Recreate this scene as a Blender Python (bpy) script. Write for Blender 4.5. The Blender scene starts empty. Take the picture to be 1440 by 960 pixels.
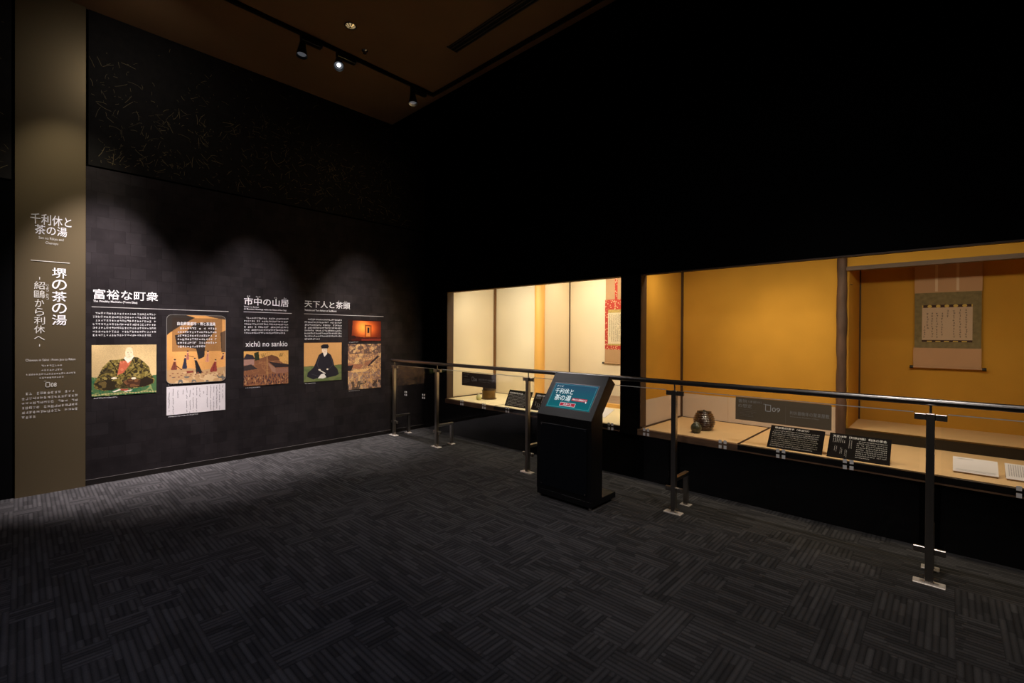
import bpy, bmesh, math, random
import numpy as np
from mathutils import Vector, Matrix

# ---------------------------------------------------------------- camera, world, light, exposure
SC = bpy.context.scene
COL = SC.collection
EYE = 1.5
F, YAW, PITCH, ROLL = 651.96, 0.7560024, 0.00502556, 0.00566125
cam_data = bpy.data.cameras.new('camera')
cam = bpy.data.objects.new('camera', cam_data)
COL.objects.link(cam)
SC.camera = cam
cam_data.sensor_width = 36.0
cam_data.lens = F * 36.0 / 1440.0
cam_data.shift_y = -(480 - 473.18) / 1440.0
cam_data.clip_start = 0.02
cp, sp, cr, sr = math.cos(PITCH), math.sin(PITCH), math.cos(ROLL), math.sin(ROLL)
base = Matrix(((math.sin(YAW), -math.cos(YAW), 0), (0, 0, -1), (math.cos(YAW), math.sin(YAW), 0)))
rot = Matrix(((cr, -sr, 0), (sr, cr, 0), (0, 0, 1))) @ Matrix(((1, 0, 0), (0, cp, -sp), (0, sp, cp))) @ base
right, down, fwd = rot[0], rot[1], rot[2]
mw = Matrix.Identity(4)
for i in range(3):
    mw[i][0] = right[i]; mw[i][1] = -down[i]; mw[i][2] = -fwd[i]
mw[2][3] = EYE
cam.matrix_world = mw

SC.view_settings.view_transform = 'Standard'
SC.view_settings.look = 'None'
SC.view_settings.exposure = 0.0
SC.view_settings.gamma = 1.0
SC.view_settings.use_curve_mapping = False
SC.cycles.use_denoising = True
SC.cycles.max_bounces = 8
SC.cycles.transparent_max_bounces = 16
SC.cycles.sample_clamp_indirect = 4.0
SC.cycles.caustics_reflective = False
SC.cycles.caustics_refractive = False
world = bpy.data.worlds.new('world')
SC.world = world
world.use_nodes = True
world.node_tree.nodes['Background'].inputs[0].default_value = (1.0, 0.80, 0.62, 1)
world.node_tree.nodes['Background'].inputs[1].default_value = 0.010


def spot(name, loc, target, watts, color, size_deg, blend, radius=0.03):
    d = bpy.data.lights.new(name, 'SPOT')
    d.energy = watts; d.color = color; d.spot_size = math.radians(size_deg); d.spot_blend = blend
    d.shadow_soft_size = radius
    o = bpy.data.objects.new(name, d); COL.objects.link(o)
    o.location = loc
    o.rotation_euler = (Vector(target) - Vector(loc)).to_track_quat('-Z', 'Y').to_euler()
    return o


def area(name, loc, target, watts, color, sx, sy, spread=180):
    d = bpy.data.lights.new(name, 'AREA')
    d.shape = 'RECTANGLE'; d.size = sx; d.size_y = sy; d.energy = watts; d.color = color
    d.spread = math.radians(spread)
    o = bpy.data.objects.new(name, d); COL.objects.link(o)
    o.location = loc
    z = -(Vector(target) - Vector(loc)).normalized()
    y = Vector((0, 1, 0)); y = (y - z * y.dot(z)).normalized(); x = y.cross(z)
    o.rotation_euler = Matrix((x, y, z)).transposed().to_euler()
    return o


# track spots washing the left wall (the fittings further along the track are above the frame); the floor and wide fills are added
PINK = (1.0, .90, .92)
spot('wall_spot', (0.60, 4.93, 4.40), (0.54, 6.12, 0.95), 1350, PINK, 37, 1.0)
spot('wall_spot', (2.02, 4.93, 4.40), (1.84, 6.12, 0.62), 1450, PINK, 35, 1.0)
spot('wall_spot', (3.39, 4.93, 4.40), (3.24, 6.12, 0.62), 1350, (1.0, .90, .87), 35, 1.0)
spot('column_spot', (0.30, 4.93, 4.50), (0.34, 6.1, 2.5), 75, (1.0, .90, .72), 40, 1.0)
spot('kiosk_spot', (2.41, 4.93, 4.36), (3.25, 3.7, 0), 190, (1.0, .93, .92), 62, 1.0)
spot('floor_fill', (3.2, 4.93, 4.40), (2.95, 5.8, 0), 620, (1.0, .92, .88), 40, 1.0)  # added to brighten the carpet along the wall, no fitting of its own
spot('floor_fill', (1.2, 4.93, 4.40), (1.35, 5.85, 0), 760, PINK, 40, 1.0)  # added carpet fill for the left half, likewise without a fitting
spot('spill_fill', (0.72, 4.93, 4.40), (0.9, 6.1, 3.4), 9, (1.0, .92, .85), 150, 1.0)  # added wide fill for stray light on the upper wall
spot('spill_fill', (3.39, 4.93, 4.40), (3.3, 6.1, 3.2), 9, (1.0, .72, .40), 150, 1.0)  # added warm fill, stands in for light bounced from the cases
# house lights behind and above the camera, the last an added fill
spot('room_spot', (-0.3, 1.6, 4.5), (0.3, 2.4, 0), 190, (0.76, .78, 1.0), 80, 1.0, 0.08)
spot('room_spot', (2.8, 0.3, 4.5), (3.6, 0.7, 0), 200, (1.0, .92, .85), 66, 1.0, 0.08)
spot('room_spot', (-1.2, 0.3, 4.2), (4.4, 1.3, 0.7), 110, (1.0, .92, .86), 62, 1.0, 0.08)  # added low fill to lift the stickers, signs and posts
# case 1: bright, case 2: dim
WARM1 = (1.0, .89, .70)
WARM2 = (1.0, .84, .58)
area('case_lamp', (4.56, 3.95, 2.20), (5.45, 3.95, 1.1), 31, WARM1, .06, 2.4)
spot('case_spot', (4.75, 4.75, 2.36), (4.95, 4.85, .52), 45, (1.0, .90, .66), 80, 1.0)
area('case_lamp', (5.70, 3.6, 2.47), (6.0, 3.6, 1.2), 9.5, WARM1, .10, 1.4)  # added fill inside the alcove to brighten its walls
area('case_lamp', (4.56, 0.7, 2.20), (5.20, 0.7, .85), 19, WARM2, .06, 3.0)
spot('case_spot', (4.58, 1.9, 2.25), (5.0, 2.34, 1.9), 3.2, WARM2, 80, 1.0)
spot('case_spot', (4.60, 1.25, 2.25), (5.45, 1.25, 1.25), 15, WARM2, 80, 1.0)
spot('case_spot', (4.72, 1.4, 2.36), (4.85, 1.4, .5), 24, WARM2, 95, 1.0)
spot('case_spot', (4.72, 0.0, 2.36), (4.85, 0.0, .5), 20, WARM2, 95, 1.0)

# ---------------------------------------------------------------- materials
MATS = {}


def nt(name):
    m = bpy.data.materials.new(name); m.use_nodes = True
    return m, m.node_tree, m.node_tree.nodes['Principled BSDF']


def mat(name, col, rough=.5, metal=0.0, spec=.5, emit=None, estr=0.0, noise=0.0, nscale=20.0, bump=0.0, stretch=None, coat=0.0):
    if name in MATS: return MATS[name]
    m, t, b = nt(name)
    b.inputs['Base Color'].default_value = (*col, 1)
    b.inputs['Roughness'].default_value = rough
    b.inputs['Metallic'].default_value = metal
    b.inputs['Specular IOR Level'].default_value = spec
    b.inputs['Coat Weight'].default_value = coat
    if emit:
        b.inputs['Emission Color'].default_value = (*emit, 1)
        b.inputs['Emission Strength'].default_value = estr
    if noise or bump:
        tc = t.nodes.new('ShaderNodeTexCoord'); mp = t.nodes.new('ShaderNodeMapping')
        mp.inputs['Scale'].default_value = stretch or (1, 1, 1)
        n = t.nodes.new('ShaderNodeTexNoise'); n.inputs['Scale'].default_value = nscale; n.inputs['Detail'].default_value = 6
        t.links.new(tc.outputs['Object'], mp.inputs['Vector']); t.links.new(mp.outputs[0], n.inputs['Vector'])
        if noise:
            r = t.nodes.new('ShaderNodeMapRange')
            r.inputs['From Min'].default_value = .3; r.inputs['From Max'].default_value = .7
            r.inputs['To Min'].default_value = 1 - noise; r.inputs['To Max'].default_value = 1 + noise
            v = t.nodes.new('ShaderNodeVectorMath'); v.operation = 'SCALE'; v.inputs[0].default_value = col
            t.links.new(n.outputs['Fac'], r.inputs['Value']); t.links.new(r.outputs[0], v.inputs['Scale'])
            t.links.new(v.outputs[0], b.inputs['Base Color'])
        if bump:
            bp = t.nodes.new('ShaderNodeBump'); bp.inputs['Strength'].default_value = bump; bp.inputs['Distance'].default_value = .003
            t.links.new(n.outputs['Fac'], bp.inputs['Height']); t.links.new(bp.outputs[0], b.inputs['Normal'])
    MATS[name] = m
    return m


def M(t, op, a, b=None):
    n = t.nodes.new('ShaderNodeMath'); n.operation = op
    for i, v in enumerate((a, b)):
        if v is None: continue
        if hasattr(v, 'is_linked') or hasattr(v, 'links'): t.links.new(v, n.inputs[i])
        else: n.inputs[i].default_value = v
    return n.outputs[0]


def carpet():
    m, t, b = nt('carpet')
    tc = t.nodes.new('ShaderNodeTexCoord'); sx = t.nodes.new('ShaderNodeSeparateXYZ')
    t.links.new(tc.outputs['Object'], sx.inputs[0])
    X, Y = sx.outputs[0], sx.outputs[1]

    def wn(a, c, z=0.0):
        v = t.nodes.new('ShaderNodeCombineXYZ')
        for i, s in enumerate((a, c)): t.links.new(s, v.inputs[i])
        v.inputs[2].default_value = z
        w = t.nodes.new('ShaderNodeTexWhiteNoise'); w.noise_dimensions = '3D'
        t.links.new(v.outputs[0], w.inputs['Vector'])
        return w.outputs['Value']

    def ridges(P, Q, z):
        # ridges run along Q, stand side by side along P
        i = M(t, 'FLOOR', M(t, 'DIVIDE', P, .028))
        off = M(t, 'MULTIPLY', wn(i, i, z), .5)
        j = M(t, 'FLOOR', M(t, 'ADD', M(t, 'DIVIDE', Q, .15), off))
        val = wn(i, j, z + 1)
        prof = M(t, 'ABSOLUTE', M(t, 'SINE', M(t, 'MULTIPLY', P, math.pi / .028)))
        return val, prof
    va, pa = ridges(X, Y, 1.0)
    vb, pb = ridges(Y, X, 5.0)
    ci = M(t, 'FLOOR', M(t, 'DIVIDE', X, .168)); cj = M(t, 'FLOOR', M(t, 'DIVIDE', Y, .168))
    sel = M(t, 'GREATER_THAN', wn(ci, cj, 9.0), .66)

    def mix(f, a, c):
        n = t.nodes.new('ShaderNodeMix'); n.data_type = 'FLOAT'
        t.links.new(f, n.inputs[0]); t.links.new(a, n.inputs[2]); t.links.new(c, n.inputs[3])
        return n.outputs[0]
    val, prof = mix(sel, va, vb), mix(sel, pa, pb)
    n = t.nodes.new('ShaderNodeTexNoise'); n.inputs['Scale'].default_value = 180; n.inputs['Detail'].default_value = 3
    t.links.new(tc.outputs['Object'], n.inputs['Vector'])
    tile = wn(M(t, 'FLOOR', M(t, 'DIVIDE', X, .5)), M(t, 'FLOOR', M(t, 'DIVIDE', Y, .5)), 3.0)
    lum = M(t, 'ADD', M(t, 'MULTIPLY', val, .036), .032)
    lum = M(t, 'MULTIPLY', lum, M(t, 'ADD', M(t, 'MULTIPLY', prof, .5), .5))
    lum = M(t, 'MULTIPLY', lum, M(t, 'ADD', n.outputs['Fac'], .5))
    lum = M(t, 'MULTIPLY', lum, M(t, 'ADD', M(t, 'MULTIPLY', tile, .2), .9))
    c = t.nodes.new('ShaderNodeCombineColor')
    t.links.new(lum, c.inputs[0]); t.links.new(M(t, 'MULTIPLY', lum, .95), c.inputs[1]); t.links.new(M(t, 'MULTIPLY', lum, .96), c.inputs[2])
    t.links.new(c.outputs[0], b.inputs['Base Color'])
    b.inputs['Roughness'].default_value = .95; b.inputs['Specular IOR Level'].default_value = .1
    bp = t.nodes.new('ShaderNodeBump'); bp.inputs['Strength'].default_value = .8; bp.inputs['Distance'].default_value = .006
    t.links.new(M(t, 'ADD', M(t, 'MULTIPLY', val, .6), M(t, 'MULTIPLY', prof, .4)), bp.inputs['Height'])
    t.links.new(bp.outputs[0], b.inputs['Normal'])
    return m


def glass_mat(name, tint=(1, 1, 1), gloss=1.0):
    m = bpy.data.materials.new(name); m.use_nodes = True; t = m.node_tree; t.nodes.clear()
    o = t.nodes.new('ShaderNodeOutputMaterial'); mx = t.nodes.new('ShaderNodeMixShader')
    tr = t.nodes.new('ShaderNodeBsdfTransparent'); gl = t.nodes.new('ShaderNodeBsdfGlossy')
    fr = t.nodes.new('ShaderNodeFresnel'); ge = t.nodes.new('ShaderNodeNewGeometry')
    # a thin pane: the ray leaves at the angle it came in, so the far face reflects like the near one
    t.links.new(M(t, 'SUBTRACT', 1.48, M(t, 'MULTIPLY', ge.outputs['Backfacing'], 1.48 - 1 / 1.48)), fr.inputs[0])
    tr.inputs[0].default_value = (*tint, 1); gl.inputs['Roughness'].default_value = 0.0
    t.links.new(M(t, 'MULTIPLY', fr.outputs[0], gloss), mx.inputs[0])
    t.links.new(tr.outputs[0], mx.inputs[1]); t.links.new(gl.outputs[0], mx.inputs[2]); t.links.new(mx.outputs[0], o.inputs[0])
    return m


def wallpaper():
    m, t, b = nt('dark_foil_wallpaper')
    tc = t.nodes.new('ShaderNodeTexCoord')
    mp = t.nodes.new('ShaderNodeMapping'); mp.inputs['Rotation'].default_value = (math.radians(-90), 0, 0)
    t.links.new(tc.outputs['Object'], mp.inputs['Vector'])
    br = t.nodes.new('ShaderNodeTexBrick'); br.inputs['Scale'].default_value = 1
    br.inputs['Color1'].default_value = (.034, .0285, .0300, 1); br.inputs['Color2'].default_value = (.047, .040, .042, 1)
    br.inputs['Mortar'].default_value = (.032, .027, .028, 1); br.inputs['Mortar Size'].default_value = .002
    br.inputs['Brick Width'].default_value = .13; br.inputs['Row Height'].default_value = .12; br.offset = .3
    t.links.new(mp.outputs[0], br.inputs['Vector'])
    n = t.nodes.new('ShaderNodeTexNoise'); n.inputs['Scale'].default_value = 7; n.inputs['Detail'].default_value = 4
    t.links.new(tc.outputs['Object'], n.inputs['Vector'])
    v = t.nodes.new('ShaderNodeVectorMath'); v.operation = 'SCALE'
    t.links.new(br.outputs['Color'], v.inputs[0]); t.links.new(M(t, 'ADD', n.outputs['Fac'], .5), v.inputs['Scale'])
    t.links.new(v.outputs[0], b.inputs['Base Color'])
    b.inputs['Roughness'].default_value = .53; b.inputs['Specular IOR Level'].default_value = .35; b.inputs['Metallic'].default_value = .85
    return m


def tatami(name, col):
    m, t, b = nt(name)
    tc = t.nodes.new('ShaderNodeTexCoord'); w = t.nodes.new('ShaderNodeTexWave')
    w.bands_direction = 'X'; w.inputs['Scale'].default_value = 90; w.inputs['Distortion'].default_value = .6
    t.links.new(tc.outputs['Object'], w.inputs['Vector'])
    n = t.nodes.new('ShaderNodeTexNoise'); n.inputs['Scale'].default_value = 9
    t.links.new(tc.outputs['Object'], n.inputs['Vector'])
    f = M(t, 'ADD', M(t, 'MULTIPLY', w.outputs['Fac'], .14), M(t, 'MULTIPLY', n.outputs['Fac'], .16))
    v = t.nodes.new('ShaderNodeVectorMath'); v.operation = 'SCALE'; v.inputs[0].default_value = col
    t.links.new(M(t, 'ADD', f, .85), v.inputs['Scale']); t.links.new(v.outputs[0], b.inputs['Base Color'])
    b.inputs['Roughness'].default_value = .7; b.inputs['Specular IOR Level'].default_value = .2
    return m


def paint_mat():
    m, t, b = nt('printed_picture')
    a = t.nodes.new('ShaderNodeAttribute'); a.attribute_name = 'Col'
    t.links.new(a.outputs['Color'], b.inputs['Base Color'])
    b.inputs['Roughness'].default_value = .6; b.inputs['Specular IOR Level'].default_value = .2
    return m


BLACK = mat('black_paint', (.0018, .0018, .002), .8, spec=.03)
BLACKGLOSS = mat('black_lacquer', (.008, .006, .005), .3)
WHITE = mat('white_lettering', (.80, .78, .77), .6)
DIMWHITE = mat('pale_grey_lettering', (.62, .58, .52), .6)
SILVER = mat('pale_lettering', (.60, .57, .50), .6)
CARPET = carpet()
PAPER = wallpaper()
STRAWPAPER = mat('dark_straw_wallpaper', (.0105, .0085, .0075), .7, spec=.2, noise=.3, nscale=14)
STRAW = mat('straw_fleck', (.24, .185, .08), .6)
CEIL = mat('brown_ceiling', (.28, .165, .085), .9, spec=.1, noise=.05, nscale=2)
OLIVE = mat('olive_column_paint', (.215, .165, .092), .46, .85, spec=.4)
STEEL = mat('brushed_steel', (.46, .42, .38), .30, 1.0, noise=.05, nscale=60, stretch=(1, 1, .05))
RAILM = mat('satin_steel_rail', (.27, .255, .25), .30, 1.0)
CHROME = mat('polished_steel', (.72, .66, .60), .18, 1.0)
GLASS = glass_mat('clear_glass')
CASEGLASS = glass_mat('case_glass', gloss=.10)
GLASSEDGE = mat('glass_edge', (.62, .62, .60), .25, 0, .7)
CREAM = mat('cream_plaster', (.80, .69, .49), .8, spec=.1, noise=.03, nscale=3)
OCHRE = mat('ochre_plaster', (.56, .285, .040), .85, spec=.1, noise=.05, nscale=4)
DADO = mat('white_dado_paper', (.64, .52, .42), .8, spec=.1)
TAT1 = tatami('pale_tatami', (.80, .68, .42))
TAT2 = tatami('tan_tatami', (.66, .44, .22))
DARKWOOD = mat('dark_brown_wood', (.050, .024, .012), .55, noise=.3, nscale=12, stretch=(1, 1, .15))
LOG = mat('rough_log', (.090, .048, .032), .65, noise=.45, nscale=10, bump=.6, stretch=(1, 1, .35))
ORANGEWOOD = mat('orange_cedar', (.78, .42, .10), .5, noise=.12, nscale=8, stretch=(1, 1, .1))
SILL = mat('brown_sill_wood', (.16, .085, .045), .6, noise=.35, nscale=25, stretch=(1, .2, 1))
LINTEL = mat('grey_brown_lintel', (.10, .058, .036), .6, noise=.3, nscale=14, stretch=(1, .15, 1))
HERI = mat('dark_border_cloth', (.055, .028, .016), .9, spec=.1)
SIGN = mat('grey_olive_sign', (.26, .195, .125), .8, spec=.1)
SIGN1 = mat('grey_brown_sign', (.13, .095, .080), .8, spec=.1)
PLAC = mat('black_placard', (.010, .008, .0075), .9, spec=.05)
PLATE = mat('bright_plate', (.75, .68, .62), .5, .55)
SLIT = mat('black_slot', (.002, .002, .002), .9)
PAINT = paint_mat()

# ---------------------------------------------------------------- helpers


def tag(o, label=None, cat=None, group=None, kind=None):
    if label: o['label'] = label
    if cat: o['category'] = cat
    if group: o['group'] = group
    if kind: o['kind'] = kind
    return o


def thing(name, loc, label, cat, group=None):
    o = bpy.data.objects.new(name, None); COL.objects.link(o)
    o.location = loc; o.empty_display_size = .1
    return tag(o, label, cat, group)


def wloc(o):
    v = Vector((0, 0, 0))
    while o is not None:
        v += o.location; o = o.parent
    return v


class MB:
    """collects shapes in world coordinates"""
    def __init__(s): s.v = []; s.f = []; s.mi = []; s.sm = []; s.m = 0

    def add(s, vs, fs, smooth=False):
        k = len(s.v); s.v += [tuple(v) for v in vs]
        for f in fs: s.f.append(tuple(i + k for i in f)); s.mi.append(s.m); s.sm.append(smooth)
        return s

    def box(s, a, b):
        x0, y0, z0 = [min(p, q) for p, q in zip(a, b)]; x1, y1, z1 = [max(p, q) for p, q in zip(a, b)]
        return s.add([(x0, y0, z0), (x1, y0, z0), (x1, y1, z0), (x0, y1, z0), (x0, y0, z1), (x1, y0, z1), (x1, y1, z1), (x0, y1, z1)],
                     [(0, 3, 2, 1), (4, 5, 6, 7), (0, 1, 5, 4), (1, 2, 6, 5), (2, 3, 7, 6), (3, 0, 4, 7)])

    def bbox(s, a, b, c=.004):
        """box with chamfered edges"""
        x0, y0, z0 = [min(p, q) for p, q in zip(a, b)]; x1, y1, z1 = [max(p, q) for p, q in zip(a, b)]
        bm = bmesh.new(); bmesh.ops.create_cube(bm, size=1)
        for v in bm.verts:
            v.co = Vector(((x0 + x1) / 2 + v.co.x * (x1 - x0), (y0 + y1) / 2 + v.co.y * (y1 - y0), (z0 + z1) / 2 + v.co.z * (z1 - z0)))
        bmesh.ops.bevel(bm, geom=bm.edges[:], offset=c, segments=1, affect='EDGES')
        bm.verts.index_update()
        s.add([v.co[:] for v in bm.verts], [[v.index for v in f.verts] for f in bm.faces]); bm.free()
        return s

    def prism(s, pts, axis, a, b):
        """polygon pts extruded along axis between a and b; pts are the other two coordinates in xyz order"""
        def mk(p, w):
            q = list(p); q.insert(axis, w); return q
        n = len(pts)
        vs = [mk(p, a) for p in pts] + [mk(p, b) for p in pts]
        fs = [tuple(range(n))[::-1], tuple(range(n, 2 * n))] + [(i, (i + 1) % n, n + (i + 1) % n, n + i) for i in range(n)]
        return s.add(vs, fs)

    def tube(s, p, q, r, n=16, r2=None, caps=True):
        p = Vector(p); q = Vector(q); d = (q - p).normalized()
        u = d.cross(Vector((0, 0, 1)) if abs(d.z) < .9 else Vector((1, 0, 0))).normalized(); w = d.cross(u)
        r2 = r if r2 is None else r2
        vs = [p + (u * math.cos(2 * math.pi * i / n) + w * math.sin(2 * math.pi * i / n)) * r for i in range(n)]
        vs += [q + (u * math.cos(2 * math.pi * i / n) + w * math.sin(2 * math.pi * i / n)) * r2 for i in range(n)]
        s.add(vs, [(i, (i + 1) % n, n + (i + 1) % n, n + i) for i in range(n)], True)
        if caps: s.add(vs, [tuple(range(n))[::-1], tuple(range(n, 2 * n))])
        return s

    def lathe(s, c, prof, n=32, axis=None, wob=0):
        """prof: (radius, height) list"""
        c = Vector(c); vs = []; fs = []
        for r, h in prof:
            for i in range(n):
                a = 2 * math.pi * i / n
                rr = r * (1 + wob * math.sin(3 * a + h * 17))
                vs.append(c + Vector((rr * math.cos(a), rr * math.sin(a), h)))
        for k in range(len(prof) - 1):
            for i in range(n):
                fs.append((k * n + i, k * n + (i + 1) % n, (k + 1) * n + (i + 1) % n, (k + 1) * n + i))
        s.add(vs, fs, True)
        s.add([vs[i] for i in range(n)], [tuple(range(n))[::-1]])
        s.add([vs[(len(prof) - 1) * n + i] for i in range(n)], [tuple(range(n))])
        return s

    def each(s, name, mats, parent=None, **k):
        """one object for every separate piece collected"""
        par = list(range(len(s.v))); seen = {}

        def find(i):
            while par[i] != i: par[i] = par[par[i]]; i = par[i]
            return i
        for i, v in enumerate(s.v):
            q = (round(v[0], 5), round(v[1], 5), round(v[2], 5))
            if q in seen: par[find(i)] = find(seen[q])
            else: seen[q] = i
        for f in s.f:
            for i in f[1:]: par[find(i)] = find(f[0])
        out = {}
        for f, mi, sm in zip(s.f, s.mi, s.sm): out.setdefault(find(f[0]), []).append((f, mi, sm))
        for fl in out.values():
            m = MB(); idx = {}
            for f, mi, sm in fl:
                for i in f:
                    if i not in idx: idx[i] = len(m.v); m.v.append(s.v[i])
                m.f.append(tuple(idx[i] for i in f)); m.mi.append(mi); m.sm.append(sm)
            m.build(name, mats, parent, **k)

    def build(s, name, mats, parent=None, label=None, cat=None, group=None, kind=None):
        if not isinstance(mats, (list, tuple)): mats = [mats]
        if kind is None and any(w in name for w in ('lettering', 'print', 'text', 'writing', 'caption', 'heading', 'title', 'number', 'gold_')): kind = 'stuff' if len(s.f) > 60 or 'ruby' in name or 'number' in name else None
        A = np.array(s.v, float)
        if parent is None:
            lo, hi = A.min(0), A.max(0); org = Vector(((lo[0] + hi[0]) / 2, (lo[1] + hi[1]) / 2, lo[2]))
        else:
            org = wloc(parent)
        A -= np.array(org)
        me = bpy.data.meshes.new(name)
        me.from_pydata(A.tolist(), [], s.f)
        for m in mats: me.materials.append(m)
        me.polygons.foreach_set('material_index', s.mi); me.polygons.foreach_set('use_smooth', s.sm)
        me.update()
        o = bpy.data.objects.new(name, me); COL.objects.link(o)
        if parent is None: o.location = org
        else: o.parent = parent
        return tag(o, label, cat, group, kind)


def bx(name, a, b, m, parent=None, c=0, **k):
    mb = MB()
    (mb.bbox(a, b, c) if c else mb.box(a, b))
    return mb.build(name, m, parent, **k)


class Frame:
    """a flat face in the place: origin, u to the right, v up; n points at the viewer"""
    def __init__(s, o, u, v):
        s.o = Vector(o); s.u = Vector(u).normalized(); s.v = Vector(v).normalized(); s.n = s.u.cross(s.v)

    def p(s, a, b, d=0.0): return s.o + s.u * a + s.v * b + s.n * d

    def slab(s, mb, u0, v0, u1, v1, d0=0.0, d1=.002):
        vs = [s.p(a, b, d) for d in (d0, d1) for a, b in ((u0, v0), (u1, v0), (u1, v1), (u0, v1))]
        return mb.add(vs, [(3, 2, 1, 0), (4, 5, 6, 7), (0, 1, 5, 4), (1, 2, 6, 5), (2, 3, 7, 6), (3, 0, 4, 7)])


LWALL = Frame((0, 6.11, 0), (1, 0, 0), (0, 0, 1))
LCOL = Frame((0, 6.088, 0), (1, 0, 0), (0, 0, 1))


def text_raw(s, bold=0.0):
    c = bpy.data.curves.new('t', 'FONT'); c.body = s; c.size = 1; c.resolution_u = 3; c.offset = bold
    o = bpy.data.objects.new('t', c); COL.objects.link(o)
    dg = bpy.context.evaluated_depsgraph_get(); dg.update()
    me = o.evaluated_get(dg).to_mesh()
    V = np.array([v.co[:] for v in me.vertices]); Fc = [tuple(p.vertices) for p in me.polygons]
    o.evaluated_get(dg).to_mesh_clear()
    bpy.data.objects.remove(o); bpy.data.curves.remove(c)
    return V, Fc


def put_text(mb, fr, s, u0, v0, u1, v1, bold=0.0, d=.0012):
    """writes s so that its ink fills the box u0..u1, v0..v1"""
    V, Fc = text_raw(s, bold)
    lo, hi = V.min(0), V.max(0)
    U = u0 + (V[:, 0] - lo[0]) / max(1e-6, hi[0] - lo[0]) * (u1 - u0)
    W = v0 + (V[:, 1] - lo[1]) / max(1e-6, hi[1] - lo[1]) * (v1 - v0)
    mb.add([fr.p(a, b, d) for a, b in zip(U, W)], Fc)
    return mb


def text(name, fr, s, box, m, parent, bold=0.0, d=.0012):
    return put_text(MB(), fr, s, *box, bold=bold, d=d).build(name, m, parent)


def vtext(mb, fr, s, uc, w, vtop, vbot, bold=0.0, d=.0012):
    """characters one under another"""
    h = (vtop - vbot) / len(s)
    for i, ch in enumerate(s):
        a, b = vtop - i * h, vtop - (i + 1) * h
        k = .06 * h
        ww, kk = w, k
        if ch in 'へ': kk = h * .28
        if ch in 'から': ww = w * .85
        put_text(mb, fr, ch, uc - ww / 2, b + kk, uc + ww / 2, a - kk, bold, d)
    return mb


def micro(mb, fr, u0, v0, u1, v1, lines, rng, bold=(), last=.6, cw=None, d=.0012, vertical=False):
    """lines of print too small to read: each character a few fine strokes"""
    pitch = (v1 - v0) / lines if not vertical else (u1 - u0) / lines
    ch = pitch * .58; cw = cw or ch * .95
    for k in range(lines):
        end = last if k == lines - 1 else 1.0
        span = (u1 - u0) if not vertical else (v1 - v0)
        n = int(span * end / cw)
        start = 1 if k == 0 else 0
        for i in range(start, n):
            r = rng.random()
            if r < .04: continue
            if vertical:
                cu, cv = u1 - (k + .5) * pitch, v1 - (i + .5) * cw
            else:
                cu, cv = u0 + (i + .5) * cw, v1 - (k + .5) * pitch
            w, h = cw * .42, ch * .5
            t = ch * (.065 if (k, i) not in bold else .13)
            for q in range(3 if r < .6 else 2):
                y = cv + h * rng.uniform(-.9, .9)
                ww = w * rng.uniform(.5, 1)
                fr_quad(mb, fr, cu - ww, y - t, cu + ww, y + t, d)
            for q in range(2 if r > .3 else 1):
                x = cu + w * rng.uniform(-.8, .8)
                hh = h * rng.uniform(.5, 1)
                fr_quad(mb, fr, x - t, cv - hh, x + t, cv + hh, d)
    return mb


def fr_quad(mb, fr, u0, v0, u1, v1, d):
    mb.add([fr.p(u0, v0, d), fr.p(u1, v0, d), fr.p(u1, v1, d), fr.p(u0, v1, d)], [(0, 1, 2, 3)])


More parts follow.
